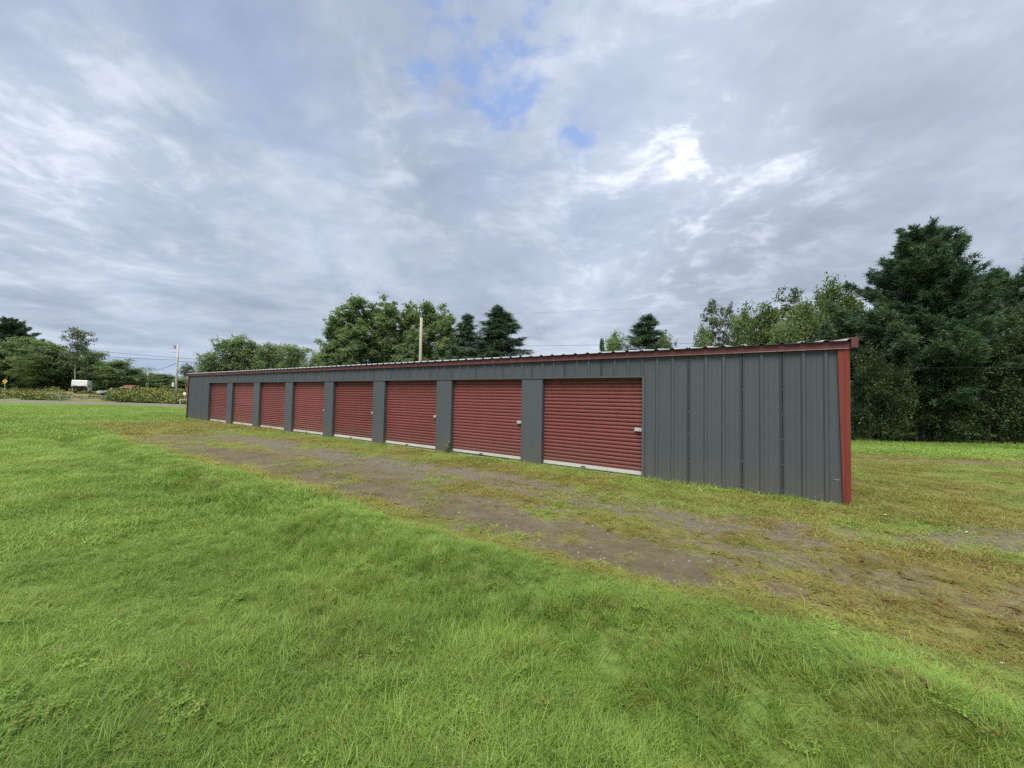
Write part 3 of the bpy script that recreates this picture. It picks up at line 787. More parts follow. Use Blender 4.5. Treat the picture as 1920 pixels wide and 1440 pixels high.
def conifer(h, rw, mat, seed, kind='spruce', n_whorl=None, base=0.08, needle=0.20, per=9, dens=1.0):
    g = np.random.default_rng(seed); tb = MB(); tr = h * 0.015
    npt = 6; tp = [Vector((g.normal(0, .006) * h * (i > 0), g.normal(0, .006) * h * (i > 0), h * .985 * i / (npt - 1))) for i in range(npt)]
    tb.tube(tp, [tr * (1.15 - 1.05 * i / (npt - 1)) for i in range(npt)], 7)
    nw = n_whorl or int(h * 1.5); org, dirs, tn = [], [], []
    for wv in range(nw):
        a = base + (0.985 - base) * (wv / (nw - 1)) ** (0.92); u = (a - base) / (1 - base)
        nbr = int(g.integers(5, 8)) if kind == 'spruce' else int(g.integers(6, 9))
        for b in range(nbr):
            az = g.uniform(0, 6.283)
            if kind == 'spruce':
                Lb = rw * (1 - u) ** .85 * g.uniform(.78, 1.12) + .12; el = -0.22 + .75 * u + g.normal(0, .08); curl = .22
            else:
                pr = min(1.0, (1 - u) ** .62 * 1.08) * (0.62 + 0.38 * sm(np.array(u), 0, .3))
                Lb = rw * float(pr) * (g.uniform(.62, 1.10) if g.uniform() > .14 else g.uniform(1.1, 1.42)) + .25; el = 0.10 + .55 * u + g.normal(0, .12); curl = .30
            f = a * (npt - 1) / 1.0; i = min(int(f), npt - 2); p0 = tp[i].lerp(tp[i + 1], f - i)
            hd = Vector((math.cos(az), math.sin(az), 0)); sd_ = Vector((-math.sin(az), math.cos(az), 0))
            def pt(k): return p0 + hd * (Lb * k * math.cos(el)) + Vector((0, 0, Lb * (k * math.sin(el) + curl * k ** 2.2 * .6)))
            tb.tube([p0, pt(.5), pt(1)], [tr * .28 * (1.1 - u), tr * .16 * (1.1 - u) + .004, .006], 4, False)
            nc = max(4, int(Lb * 8.5 * dens)); bt = g.uniform(0, .75)
            for c in range(nc):
                k = g.uniform(.16 if kind == 'spruce' else .26, 1.03); wdt = Lb * (.34 * (1.05 - k) + .05) + .08
                q = pt(k) + sd_ * g.uniform(-1, 1) * wdt + Vector((0, 0, g.normal(0, .06 + .03 * Lb)))
                if kind == 'spruce': q += Vector((0, 0, -abs(g.normal(0, .10))))
                org.append(q); dirs.append((hd * (.55 + .3 * k) + Vector((0, 0, .30 if kind == 'pine' else -.05)))); tn.append(bt + .3 * k)
    for c in range(8): org.append(Vector((g.normal(0, .07), g.normal(0, .07), h * (.95 + .05 * c / 8)))); dirs.append(Vector((0, 0, 1))); tn.append(.5)
    O = np.array([tuple(o) for o in org]); D = np.array([tuple(d) for d in dirs]); T = np.array(tn); n = len(O)
    O = np.repeat(O, per, 0); D = np.repeat(D, per, 0); T = np.repeat(T, per)
    N = n * per
    dd = D + g.normal(0, .48, (N, 3)); dd /= np.linalg.norm(dd, axis=1)[:, None]
    L = (needle * g.uniform(.6, 1.35, N))[:, None]; sd2 = np.cross(dd, g.normal(size=(N, 3))); sd2 /= np.linalg.norm(sd2, axis=1)[:, None]
    W = needle * 0.115
    O = O + g.normal(0, needle * .28, (N, 3))
    V = np.stack([O - sd2 * W, O + sd2 * W, O + dd * L], 1).reshape(-1, 3)
    me = np_mesh('crown', V, np.arange(3 * N).reshape(-1, 3), 3)
    fattr(me, 'tint', np.repeat(np.clip(T * .7 + g.uniform(0, .30, N), 0, 1), 3)); me.materials.append(mat)
    return tb.mesh('trunk', True), me, M['bark']

LIB = {}
def lib(key, fn):
    if key not in LIB: LIB[key] = fn()
    return LIB[key]
def put_tree(name, key_or, px, top_py, Y, label, group, design_h, width=None, design_w=None, rz=None, sink=0.1, cat='tree'):
    tr, cr_, bk = key_or
    p = at(px, top_py, Y)
    gz = float(zg(np.array([p.x]), np.array([p.y]))[0]) - sink
    hs = (p.z - gz) / design_h
    ws = (width / design_w) if width else hs
    rz = random.uniform(0, 6.283) if rz is None else rz
    e = empty(name, (p.x, p.y, gz), rz); e.scale = (ws, ws, hs)
    tag(e, label, cat, group)
    link_mesh('trunk', tr, bk, e); link_mesh('crown', cr_, None, e)
    return e
def pxw(px, Y): return px / FPX * Y            # pixels to metres at a depth

# prototypes (meshes are shared between alike trees)
pop = [lambda s=s: broad_tree(17, 3.3, M['leaf'], 100 + s, 20000, .17, .14, .08, bark='barkpale', shape='column', clump=.62) for s in range(4)]
rnd = [lambda s=s: broad_tree(13, 4.2, M['leaf'], 140 + s, 14000, .19, .05, .02, shape='round', clump=.90) for s in range(4)]
wood = [lambda s=s: broad_tree(13, 4.0, M['leafyel'], 180 + s, 18000, .14, .06, .03, shape='oval', clump=.80) for s in range(3)]
thin = [lambda s=s: broad_tree(13, 2.2, M['leafpale'], 220 + s, 6000, .12, .20, .18, bark='barkpale', shape='column', clump=.42) for s in range(2)]
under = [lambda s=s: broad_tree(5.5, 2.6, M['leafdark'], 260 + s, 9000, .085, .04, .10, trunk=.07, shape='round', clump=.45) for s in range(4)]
pine_f = lambda: conifer(16, 4.9, M['needle'], 301, 'pine', 30, .17, .30, 24, 1.6)
pine2_f = lambda: conifer(13, 4.2, M['needle'], 303, 'pine', 23, .26, .30, 22, 1.4)
spr_f = lambda: conifer(15, 3.2, M['spruce'], 305, 'spruce', 30, .06, .30, 16, 1.3)
spr2_f = lambda: conifer(13, 2.5, M['spruce'], 307, 'spruce', 26, .06, .30, 16, 1.2)
P_ = lambda i: lib('pop%d' % i, pop[i]); Rn = lambda i: lib('rnd%d' % i, rnd[i]); Wd = lambda i: lib('wd%d' % i, wood[i])
Th = lambda i: lib('th%d' % i, thin[i]); Un = lambda i: lib('un%d' % i, under[i])
PI1 = lib('pine', pine_f); PI2 = lib('pine2', pine2_f); SP1 = lib('spr', spr_f); SP2 = lib('spr2', spr2_f)

g_pop = 'tall poplars behind the middle of the building'
for i, (px, ty, Y, w, lb) in enumerate([
        (632, 578, 58, 62, 'leafy poplar at the left edge of the tall clump behind the roof'),
        (668, 556, 60, 70, 'tallest broad poplar in the left half of the clump behind the roof'),
        (702, 572, 63, 52, 'slim poplar between the tallest poplar and the bare wooden pole'),
        (733, 562, 60, 58, 'full poplar just left of the bare wooden pole'),
        (768, 565, 62, 60, 'leafy poplar right behind the bare wooden pole'),
        (805, 566, 60, 62, 'tall poplar just right of the bare wooden pole'),
        (838, 585, 58, 46, 'shorter poplar at the right edge of the clump, beside the spruces'),
        (655, 605, 56, 50, 'low bushy poplar in front of the clump, left side'),
        (778, 612, 55, 52, 'low light green poplar in front of the wooden pole clump')]):
    put_tree('poplar_tree', P_(i % 4), px, ty, Y, lb, g_pop, 17.4, pxw(w * 1.14, Y) / 2, 3.0)
put_tree('spruce_tree', SP2, 880, 588, 56, 'slim dark spruce between the poplar clump and the bigger spruce', 'spruces behind the building', 13.2, pxw(142, 56) / 2, 2.5)
put_tree('spruce_tree', SP1, 936, 571, 54, 'big dark spruce standing alone right of the poplars', 'spruces behind the building', 15.2, pxw(220, 54) / 2, 3.2)
g_mid = 'lower round trees over the far end of the roof'
for i, (px, ty, Y, w, lb) in enumerate([
        (393, 662, 84, 44, 'small round tree at the far left end of the roofline'),
        (438, 638, 86, 62, 'tallest round tree above the far end of the roof'),
        (474, 643, 88, 52, 'second round tree above the far end of the roof'),
        (512, 650, 86, 56, 'round tree left of the dip in the low treeline'),
        (552, 649, 84, 56, 'light green round tree above the fifth door'),
        (592, 668, 80, 40, 'low bush-like tree just left of the tall poplars'),
        (625, 660, 78, 40, 'low tree under the left edge of the tall poplars'),
        (850, 640, 62, 60, 'low broad tree under the spruces behind the roof')]):
    put_tree('round_tree', Rn(i % 4), px, ty, Y, lb, g_mid, 13.2, pxw(w * 1.2, Y) / 2, 4.0)
# right of centre
put_tree('young_spruce', SP2, 1128, 636, 44, 'small thin young spruce left of the lone pine behind the roof', 'young spruces behind the roof', 13, pxw(46, 44) / 2, 2.5)
put_tree('young_spruce', SP1, 1152, 624, 45, 'taller pointed young spruce beside the lone pine behind the roof', 'young spruces behind the roof', 15, pxw(52, 45) / 2, 3.2)
put_tree('round_tree', Rn(1), 1150, 640, 43, 'bushy tree around the young spruces behind the roof', g_mid, 13, pxw(60, 43) / 2, 4.0)
put_tree('pine_tree', SP1, 1214, 588, 44, 'lone medium evergreen above the nearest door', 'pines behind the building', 15.2, pxw(205, 44) / 2, 3.2)
put_tree('bushy_tree', Rn(2), 1246, 632, 42, 'low bushy tree at the right foot of the lone pine', g_mid, 13, pxw(40, 42) / 2, 4.0)
g_r = 'mixed trees along the right half of the roofline'
for key, dh, dw, nm, px, ty, Y, w, lb in [
        (Th(0), 13, 1.9, 'airy_poplar', 1336, 565, 44, 44, 'airy pale poplar with sky showing through, left of the right wood'),
        (Th(1), 13, 1.9, 'airy_poplar', 1368, 572, 45, 40, 'second airy pale poplar beside the first, tips apart'),
        (Rn(0), 13, 4.0, 'round_tree', 1392, 592, 42, 54, 'dark round tree right behind the two airy poplars'),
        (Rn(3), 13, 4.0, 'round_tree', 1318, 625, 42, 36, 'low tree at the foot of the airy poplars'),
        (Wd(0), 13, 3.6, 'yellowing_tree', 1440, 572, 38, 84, 'yellow-green rounded tree at the left end of the right wood'),
        (Th(0), 13, 1.9, 'airy_poplar', 1484, 540, 40, 54, 'airy pale poplar rising above the yellow-green wood'),
        (Wd(1), 13, 3.6, 'yellowing_tree', 1510, 572, 36, 80, 'yellow-green tree in the middle of the right wood'),
        (Wd(2), 13, 3.6, 'yellowing_tree', 1563, 532, 38, 84, 'tallest yellow-green tree touching the big dark pine'),
        (Wd(0), 13, 3.6, 'yellowing_tree', 1600, 560, 40, 70, 'yellow-green tree half hidden behind the big dark pine'),
        (SP2, 13, 2.5, 'spruce_tree', 1548, 605, 33, 92, 'dark low evergreen at the left foot of the big pine'),
        (Rn(1), 13, 4.0, 'round_tree', 1470, 615, 34, 70, 'dark green tree filling the wood just above the fascia')]:
    put_tree(nm, key, px, ty, Y, lb, g_r, dh, pxw(w * 1.15, Y) / 2, dw)
put_tree('pine_tree', PI1, 1722, 413, 31.5, 'biggest dark pine towering behind the right corner of the building', 'big pines at the right', 16.9, pxw(270, 31.5) / 2, 4.9, rz=0.6)
put_tree('pine_tree', PI2, 1868, 520, 32, 'broad dark pine right of the biggest pine', 'big pines at the right', 13, pxw(170, 32) / 2, 4.2, rz=2.0)
put_tree('pine_tree', PI2, 1640, 610, 34, 'lower dark pine left behind the biggest pine', 'big pines at the right', 13, pxw(120, 34) / 2, 4.2, rz=4.0)
put_tree('spruce_tree', SP1, 1936, 470, 33, 'tall dark spruce cut by the right edge of the picture', 'big pines at the right', 15, pxw(120, 33) / 2, 3.2)
put_tree('pine_tree', PI1, 1800, 560, 38, 'shadowy pine in the gap behind the two big pines', 'big pines at the right', 16, pxw(170, 38) / 2, 4.9, rz=3.3)
g_u = 'leafy undergrowth along the foot of the pines'
for i, (px, ty, Y, w, lb) in enumerate([
        (1628, 668, 29.0, 84, 'dark leafy shrub directly behind the red corner post'),
        (1672, 700, 28.6, 80, 'dark leafy shrub second from the red corner post'),
        (1716, 690, 29.4, 92, 'leafy shrub below the biggest pine, left of the leaning trunk'),
        (1764, 678, 28.8, 92, 'leafy shrub in front of the leaning trunk'),
        (1806, 652, 29.2, 96, 'tall leafy shrub right of the leaning trunk'),
        (1852, 650, 28.2, 96, 'tall yellowish shrub third from the right edge'),
        (1898, 628, 27.6, 96, 'tall leafy shrub second from the right edge'),
        (1944, 640, 27.0, 90, 'leafy shrub cut by the right edge of the picture'),
        (1650, 640, 33.0, 110, 'shaded bushy tree behind the first shrubs by the corner post'),
        (1745, 640, 33.5, 120, 'shaded bushy tree under the biggest pine'),
        (1840, 610, 33.5, 130, 'shaded bushy tree under the broad right pine'),
        (1925, 600, 34.0, 130, 'shaded bushy tree at the far right behind the shrubs')]):
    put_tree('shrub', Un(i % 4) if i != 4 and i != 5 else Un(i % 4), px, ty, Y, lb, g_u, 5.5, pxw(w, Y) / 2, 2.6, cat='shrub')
# leaning trunk among the shrubs
mb = MB(); b0 = at(1752, 828, 28.4); b0.z = float(zg(np.array([b0.x]), np.array([b0.y]))[0]) - .1
mb.tube([b0, at(1768, 780, 28.6), at(1786, 745, 29.2), at(1806, 700, 30), at(1816, 660, 30.4)], [.09, .07, .06, .04, .02], 8)
o = mb.build('leaning_trunk', M['barkdark'], smooth=True); tag(o, 'grey bare tree trunk leaning right among the dark shrubs', 'tree trunk')
# far left
g_l = 'trees beyond the road at the left'
for key, dh, dw, nm, px, ty, Y, w, lb in [
        (PI1, 16, 4.9, 'pine_tree', 24, 599, 112, 78, 'tall dark pine at the far left, above the yellow sign'),
        (PI2, 13, 4.2, 'pine_tree', -14, 640, 108, 60, 'dark pine cut by the left edge of the picture'),
        (Rn(0), 13, 4.0, 'round_tree', 46, 636, 102, 66, 'big green tree in front of the far left pine'),
        (Rn(1), 13, 4.0, 'round_tree', 6, 662, 98, 56, 'green tree behind the yellow road sign'),
        (Rn(2), 13, 4.0, 'round_tree', 98, 646, 100, 60, 'round green tree left of the thin tall-trunked tree'),
        (Wd(1), 13, 3.6, 'round_tree', 74, 664, 97, 50, 'lower green tree beside the white gate rails'),
        (Rn(3), 13, 4.0, 'round_tree', 172, 662, 104, 46, 'dark round tree right behind the camper trailer'),
        (Wd(0), 13, 3.6, 'round_tree', 128, 672, 103, 44, 'lower tree left behind the camper trailer'),
        (Rn(0), 13, 4.0, 'round_tree', 196, 684, 106, 40, 'low tree between the camper trailer and the wide dark tree'),
        (Rn(1), 13, 4.0, 'round_tree', 226, 680, 100, 66, 'wide dark green tree above the parked wreck'),
        (Rn(2), 13, 4.0, 'round_tree', 252, 695, 108, 40, 'low tree at the right side of the wide dark tree'),
        (Rn(3), 13, 4.0, 'round_tree', 290, 702, 150, 52, 'distant tree left of the slanted short pole'),
        (Rn(0), 13, 4.0, 'round_tree', 318, 706, 155, 48, 'distant tree behind the white utility pole'),
        (Rn(1), 13, 4.0, 'round_tree', 345, 712, 150, 44, 'distant tree at the left end of the building'),
        (Rn(2), 13, 4.0, 'round_tree', 268, 706, 160, 44, 'distant tree above the rusty tank')]:
    put_tree(nm, key, px, ty, Y, lb, g_l, dh, pxw(w * 1.2, Y) / 2, dw)
tall = broad_tree(14, 3.2, M['leafpale'], 401, 3800, .19, .42, .35, trunk=.16, bark='barkpale', shape='round', clump=.62)
put_tree('bare_trunked_tree', tall, 145, 617, 96, 'tall airy tree with a long pale bare trunk behind the camper', g_l, 14, pxw(44, 96) / 2, 3.2, rz=1.2)
lol = broad_tree(9, 2.0, M['leafpale'], 403, 1400, .20, .62, .2, trunk=.08, bark='barkpale', shape='round', clump=.6)
put_tree('small_airy_tree', lol, 351, 685, 118, 'small airy tree top just above the far roof corner', g_l, 9, pxw(26, 118) / 2, 2.0)

# far woods that read as one mass behind the single trees
def far_wood(px0, px1, top, Y, depth, n, label, leaf=.45, mat='leaf'):
    pxs_ = rng.uniform(px0, px1, n); Yd = Y + rng.uniform(0, depth, n)
    xs = (pxs_ - 960) / FPX * Yd
    gz = zg(xs, Yd)
    prof = fbm(xs / (Y * .045), Yd * 0 + 2.5, 83, 3)
    H = (EYE + (float(ray((px0 + px1) / 2, 0).y) * 0 + 1) * ((745 + ((px0 + px1) / 2 - 960) * .0192 - top) / FPX) * Yd - gz) * (.72 + .56 * prof)
    zz_ = gz + H * rng.uniform(0, 1, n) ** .75
    cl = fbm(xs / 1.8, zz_ / 1.5, 85, 3)
    Cn = np.stack([xs + rng.normal(0, .3, n), Yd, zz_], 1)
    me = leaves_mesh('far_wood', Cn, leaf, M[mat], np.clip((cl - .5) * 1.6 + .45 + rng.normal(0, .15, n), 0, 1))
    o = link_mesh('far_wood', me); tag(o, label, 'wood', kind='stuff')
far_wood(-90, 400, 712, 165, 25, 26000, 'distant low wood along the horizon at the left', .55)
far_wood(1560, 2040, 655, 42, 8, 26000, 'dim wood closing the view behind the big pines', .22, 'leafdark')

# ------------------------------------------------------------------ poles and wires
def gz1(x, y): return float(zg(np.array([x]), np.array([y]))[0])
def pole(px, base_py, top_py, Y, label, mat, r0=.17, r1=.11, px_top=None, arm=False, kit=False):
    t = at(px_top if px_top else px, top_py, Y); b = at(px, base_py, Y)
    gz = gz1(b.x, b.y) - .3
    e = empty('utility_pole', (b.x, b.y, gz)); tag(e, label, 'utility pole', 'roadside utility poles')
    top = Vector((t.x - b.x, t.y - b.y, t.z - gz))
    MB().tube([(0, 0, 0), top * .5, top], [r0, (r0 + r1) / 2, r1], 10).build('shaft', M[mat], e, smooth=True)
    return e, top, Vector((b.x, b.y, gz))
eB, tB, bB = pole(786.5, 745, 596, 40, 'bare wooden pole rising behind the roof in front of the poplars', 'pole', .19, .13, 790)
MB().tube([tB - Vector((0, 0, .02)), tB + Vector((0, 0, .16))], [.05, .03], 6).build('insulator', M['grayv'], eB)
MB().tube([tB - Vector((0, 0, .1)), tB + Vector((.0, 0, .34))], .02, 5).build('pin', M['steel'], eB)
q = tB - Vector((0.02, 0, 1.72)); MB().tube([q, q + Vector((.75, -.1, .05))], .025, 5).build('bracket', M['galv'], eB)
eA, tA, bA = pole(329, 755, 646, 66, 'pale tall utility pole with transformer arm at the far roof corner', 'polepale', .19, .13, 334)
for dz, w in ((-.15, 1.3), (-1.35, 1.1)):
    MB().tube([tA + Vector((-w * .85, 0, dz)), tA + Vector((.25, 0, dz))], .055, 5).build('crossarm', M['galv'], eA)
MB().tube([tA + Vector((-.5, -.05, -.75)), tA + Vector((-.5, -.05, -.25))], .14, 8).build('insulator', M['grayv'], eA)
MB().box(tA.x * .25 - .42, tA.x * .25 - .18, -.35, -.1, 1.9 + 1.1, 2.5 + 1.2).build('meter_box', M['white'], eA)
MB().tube([tA + Vector((.2, -.05, -2.0)), Vector((tA.x * .35 + .22, -.18, 2.2))], .045, 6).build('conduit', M['galv'], eA)
eC, tC, bC = pole(275, 737, 692, 118, 'short slanted pale pole far beyond the road', 'polepale', .34, .2, 278.5)
def wire(name, pts, r, sag, label):
    mb = MB(); P = []
    for a, b in zip(pts[:-1], pts[1:]):
        a, b = Vector(a), Vector(b); n = 24
        for i in range(n + 1):
            k = i / n; P.append(a.lerp(b, k) - Vector((0, 0, sag * 4 * k * (1 - k))))
    mb.tube(P, r, 4); o = mb.build(name, M['wire']); tag(o, label, 'wire', 'overhead wires')
A_w, B_w = bA + tA, bB + tB
Dp = Vector((54.0, 16.3, 0))                                    # next pole stands out of the picture at the right
gzD = gz1(Dp.x, Dp.y)
wire('overhead_wire', [(B_w.x, B_w.y, B_w.z + .12), (Dp.x, Dp.y, 9.7)], .004, .50, 'topmost thin wire running right from the wooden pole top')
wire('overhead_wire', [(B_w.x, B_w.y, 6.75), (Dp.x, Dp.y, 6.45)], .010, .35, 'thin wire skimming the roof and crossing the big pine')
wire('overhead_wire', [(B_w.x, B_w.y, 4.75), (Dp.x, Dp.y, 4.35)], .010, .35, 'lower cable crossing the shrubs right of the corner post')
El = Vector((-57.5, 30.0, 0))
wire('overhead_wire', [(A_w.x, A_w.y, 7.35), (El.x, El.y, 7.6)], .020, .5, 'upper wire from the pale pole to the left over the road')
wire('overhead_wire', [(A_w.x, A_w.y, 6.95), (El.x, El.y, 6.0)], .022, .4, 'lower wire from the pale pole to the left over the road')
wire('overhead_wire', [(A_w.x, A_w.y, 7.3), (B_w.x, B_w.y, 7.4)], .020, .9, 'upper wire between the pale pole and the wooden pole')
wire('overhead_wire', [(A_w.x, A_w.y, 6.75), (B_w.x, B_w.y, 6.2)], .030, .8, 'thick lower cable between the pale pole and the wooden pole')
C_w = bC + tC
wire('overhead_wire', [(A_w.x, A_w.y, 6.5), (C_w.x, C_w.y, C_w.z - .4)], .04, .5, 'thick slanting cable from the pale pole to the slanted pole')

# ------------------------------------------------------------------ things across the road
def trailer():
    p = at(150, 736, 90); gz = gz1(p.x, p.y)
    z0 = gz + 0.02; H = at(150, 713, 90).z - gz
    e = empty('camper_trailer', (p.x, p.y, gz), R_(41)); tag(e, 'white and grey camper trailer parked nose-on in the weeds', 'camper trailer')
    w, L = 1.22, 6.0
    # body with overhanging nose, nose faces -Y
    mb = MB()
    prof = [(-.0, .55), (-.0, 1.15), (-1.35, 1.45), (-1.55, 1.75), (-1.35, H - .15), (-1.0, H), (L, H), (L, .55)]
    for sx in (-w, w): mb.poly([(sx, y, z) for y, z in (prof if sx < 0 else prof[::-1])])
    n = len(prof)
    for i in range(n):
        a, b = prof[i], prof[(i + 1) % n]; mb.poly([(-w, a[0], a[1]), (-w, b[0], b[1]), (w, b[0], b[1]), (w, a[0], a[1])][::-1])
    mb.build('body', M['white'], e)
    MB().poly([(-w * .95, -.015, .62), (w * .95, -.015, .62), (w * .95, -.015, 1.1), (-w * .95, -.015, 1.1)]).poly([(-w * .95, -.02, 1.13), (w * .95, -.02, 1.13), (w * .9, -1.30, 1.425), (0, -1.35, 1.40), (-w * .9, -1.30, 1.425)]).build('nose_underside', M['darkgrey'], e)
    MB().poly([(-w * 1.004, -1.53, 2.0), (0, -1.60, 1.62), (w * 1.004, -1.53, 2.0), (w * 1.004, -1.40, 1.44), (-w * 1.004, -1.40, 1.44)][::-1]).build('nose_stripe', M['darkgrey'], e)
    for sx in (-.72, .72): MB().box(sx - .18, sx + .18, -.10, -.02, .58, 1.08).build('front_locker', M['polepale'], e)
    MB().box(-.28, .28, -.35, -.03, .45, .85).build('hitch_pin_box', M['dark'], e)
    for sx in (-.95, .95): MB().tube([(sx, -.3, 0), (sx, -.3, 1.2)], .06, 6).build('landing_leg', M['dark'], e)
    for sx in (-1.15, 1.15):
        for yy in (3.0, 3.9): MB().tube([(sx - .1, yy, .36), (sx + .1, yy, .36)], .36, 14).build('wheel', M['dark'], e)
    MB().box(w + .004, w + .02, .8, 2.2, 1.5, 2.1).build('window', M['glass'], e); MB().box(-w - .02, -w - .004, .8, 2.2, 1.5, 2.1).build('window', M['glass'], e)
trailer()
def pickup():
    p = at(214, 738, 82); gz = gz1(p.x, p.y)
    e = empty('old_pickup_truck', (p.x, p.y, gz), R_(58)); tag(e, 'old pale blue pickup truck half hidden in the weeds', 'pickup truck')
    w = .88; mb = MB()
    prof = [(-2.3, .5), (-2.35, .95), (-.95, 1.05), (-.45, 1.62), (.75, 1.66), (.95, 1.1), (2.5, 1.08), (2.5, .5)]
    for sx in (-w, w): mb.poly([(y, sx, z) for y, z in (prof if sx > 0 else prof[::-1])])
    for i in range(len(prof)):
        a, b = prof[i], prof[(i + 1) % len(prof)]; mb.poly([(a[0], -w, a[1]), (b[0], -w, b[1]), (b[0], w, b[1]), (a[0], w, a[1])])
    mb.build('body', M['palebl'], e)
    MB().poly([(-.93, -.74, 1.09), (-.5, -.7, 1.56), (-.5, .7, 1.56), (-.93, .74, 1.09)]).build('windscreen', M['glass'], e, loc=(-.02, 0, .012))
    for sy in (-1, 1):
        MB().poly([(-.75, sy * (w + .006), 1.1), (-.4, sy * (w + .006), 1.54), (.65, sy * (w + .006), 1.56), (.75, sy * (w + .006), 1.1)]).build('side_window', M['glass'], e)
        for xx in (-1.5, 1.6): MB().tube([(xx, sy * (w - .16), .36), (xx, sy * (w + .02), .36)], .36, 14).build('wheel', M['dark'], e)
        MB().box(-2.42, -2.34, sy * .62 - .13, sy * .62 + .13, .72, .92).build('headlight', M['white'], e)
    MB().box(-2.46, -2.36, -w, w, .48, .62).build('bumper', M['steel'], e)
    fr = MB()
    for sy in (-.8, .8):
        fr.tube([(1.0, sy, 1.1), (1.0, sy, 1.85), (2.45, sy, 1.85), (2.45, sy, 1.1)], .04, 5)
    fr.tube([(1.0, -.8, 1.85), (1.0, .8, 1.85)], .04, 5).tube([(2.45, -.8, 1.85), (2.45, .8, 1.85)], .04, 5)
    fr.build('ladder_rack', M['white'], e)
pickup()
def tank():
    p = at(243, 735, 92); gz = gz1(p.x, p.y) - .1
    e = empty('rusty_tank', (p.x, p.y, gz), R_(-8)); tag(e, 'rusty orange cylindrical tank lying behind the pickup', 'tank')
    zc = at(243, 726.5, 92).z - gz; r = .55
    MB().tube([(-1.55, 0, zc), (-1.4, 0, zc), (1.4, 0, zc), (1.55, 0, zc)], [r * .55, r, r, r * .55], 16).build('shell', M['rust'], e, smooth=True)
    for xx in (-.9, .9): MB().box(xx - .1, xx + .1, -.45, .45, 0, zc - r * .85).build('saddle', M['dark'], e)
    MB().tube([(0, 0, zc + r * .9), (0, 0, zc + r + .12)], .12, 10).build('filler_cap', M['rust'], e)
tank()
def crate():
    p = at(268, 736, 92); gz = gz1(p.x, p.y) - .05
    e = empty('white_appliance', (p.x, p.y, gz), .3); tag(e, 'small white metal box standing right of the rusty tank', 'appliance')
    h = at(268, 729, 92).z - gz
    MB().box(-.34, .34, -.3, .3, .05, h).build('cabinet', M['white'], e); MB().box(-.3, .3, -.325, -.302, .2, h - .1).build('door', M['polepale'], e)
crate()
def sign(px, top, bot, Y, kind, label):
    p = at(px, bot, Y); gz = gz1(p.x, p.y) - .2; t = at(px, top, Y).z - gz
    e = empty('road_sign', (p.x, p.y, gz)); tag(e, label, 'road sign')
    MB().box(-.035, .035, -.03, .03, 0, t - .05).build('post', M['galv'] if kind != 'yellow' else M['pole'], e)
    if kind == 'yellow':
        r = .50; z = t - r
        MB().hexa([(-r, -.05, z), (0, -.05, z - r), (r, -.05, z), (0, -.05, z + r)], [(-r, -.035, z), (0, -.035, z - r), (r, -.035, z), (0, -.035, z + r)]).build('diamond_panel', M['yellow'], e)
        MB().hexa([(-.06, -.056, z - .25), (.06, -.056, z - .25), (.06, -.056, z + .1), (-.06, -.056, z + .1)], [(-.06, -.051, z - .25), (.06, -.051, z - .25), (.06, -.051, z + .1), (-.06, -.051, z + .1)]).build('arrow_shaft', M['dark'], e)
        MB().hexa([(-.17, -.056, z + .1), (.17, -.056, z + .1), (.01, -.056, z + .3), (-.01, -.056, z + .3)], [(-.17, -.051, z + .1), (.17, -.051, z + .1), (.01, -.051, z + .3), (-.01, -.051, z + .3)]).build('arrow_head', M['dark'], e)
    else:
        MB().box(-.22, .22, -.05, -.032, t - .44, t).build('panel', M['white'], e)
sign(8.5, 710, 736, 74, 'yellow', 'yellow diamond road sign on a post at the far left')
sign(346, 735.5, 752, 62, 'white', 'small white square sign beside the far corner of the building')
def rails(px0, px1, top, bot, Y, label, name, mat, n=3, nr=2, thick=.06):
    a, b = at(px0, bot, Y), at(px1, bot, Y)
    g0, g1 = gz1(a.x, a.y), gz1(b.x, b.y); H = float(np.clip(at(px0, top, Y).z - g0, .5, 1.25))
    e = empty(name, (a.x, a.y, g0)); tag(e, label, 'fence')
    for i in range(n):
        k = i / (n - 1); x = (b.x - a.x) * k; z = (g1 - g0) * k
        MB().box(x - thick, x + thick, -thick, thick, z - .2, z + H).build('post', M[mat], e)
    for j in range(nr):
        hz = H * (1 - (j + .15) / (nr + .3)) - .02
        MB().hexa([(0, -thick - .05, hz - thick), (b.x - a.x, -thick - .05, hz + g1 - g0 - thick), (b.x - a.x, -thick - .01, hz + g1 - g0 - thick), (0, -thick - .01, hz - thick)],
                  [(0, -thick - .05, hz + thick), (b.x - a.x, -thick - .05, hz + g1 - g0 + thick), (b.x - a.x, -thick - .01, hz + g1 - g0 + thick), (0, -thick - .01, hz + thick)]).build('rail', M[mat], e)
rails(87, 110, 733, 744, 72, 'short white rail fence in the weeds left of the wire fence', 'rail_fence', 'polepale', 2, 2, .05)
rails(112, 210, 740, 751, 68, 'thin steel pasture fence along the road below the camper', 'pasture_fence', 'galv', 6, 3, .035)
rails(338, 352, 748, 754, 58, 'low white barrier rail by the road at the building end', 'barrier_rail', 'polepale', 2, 1, .05)

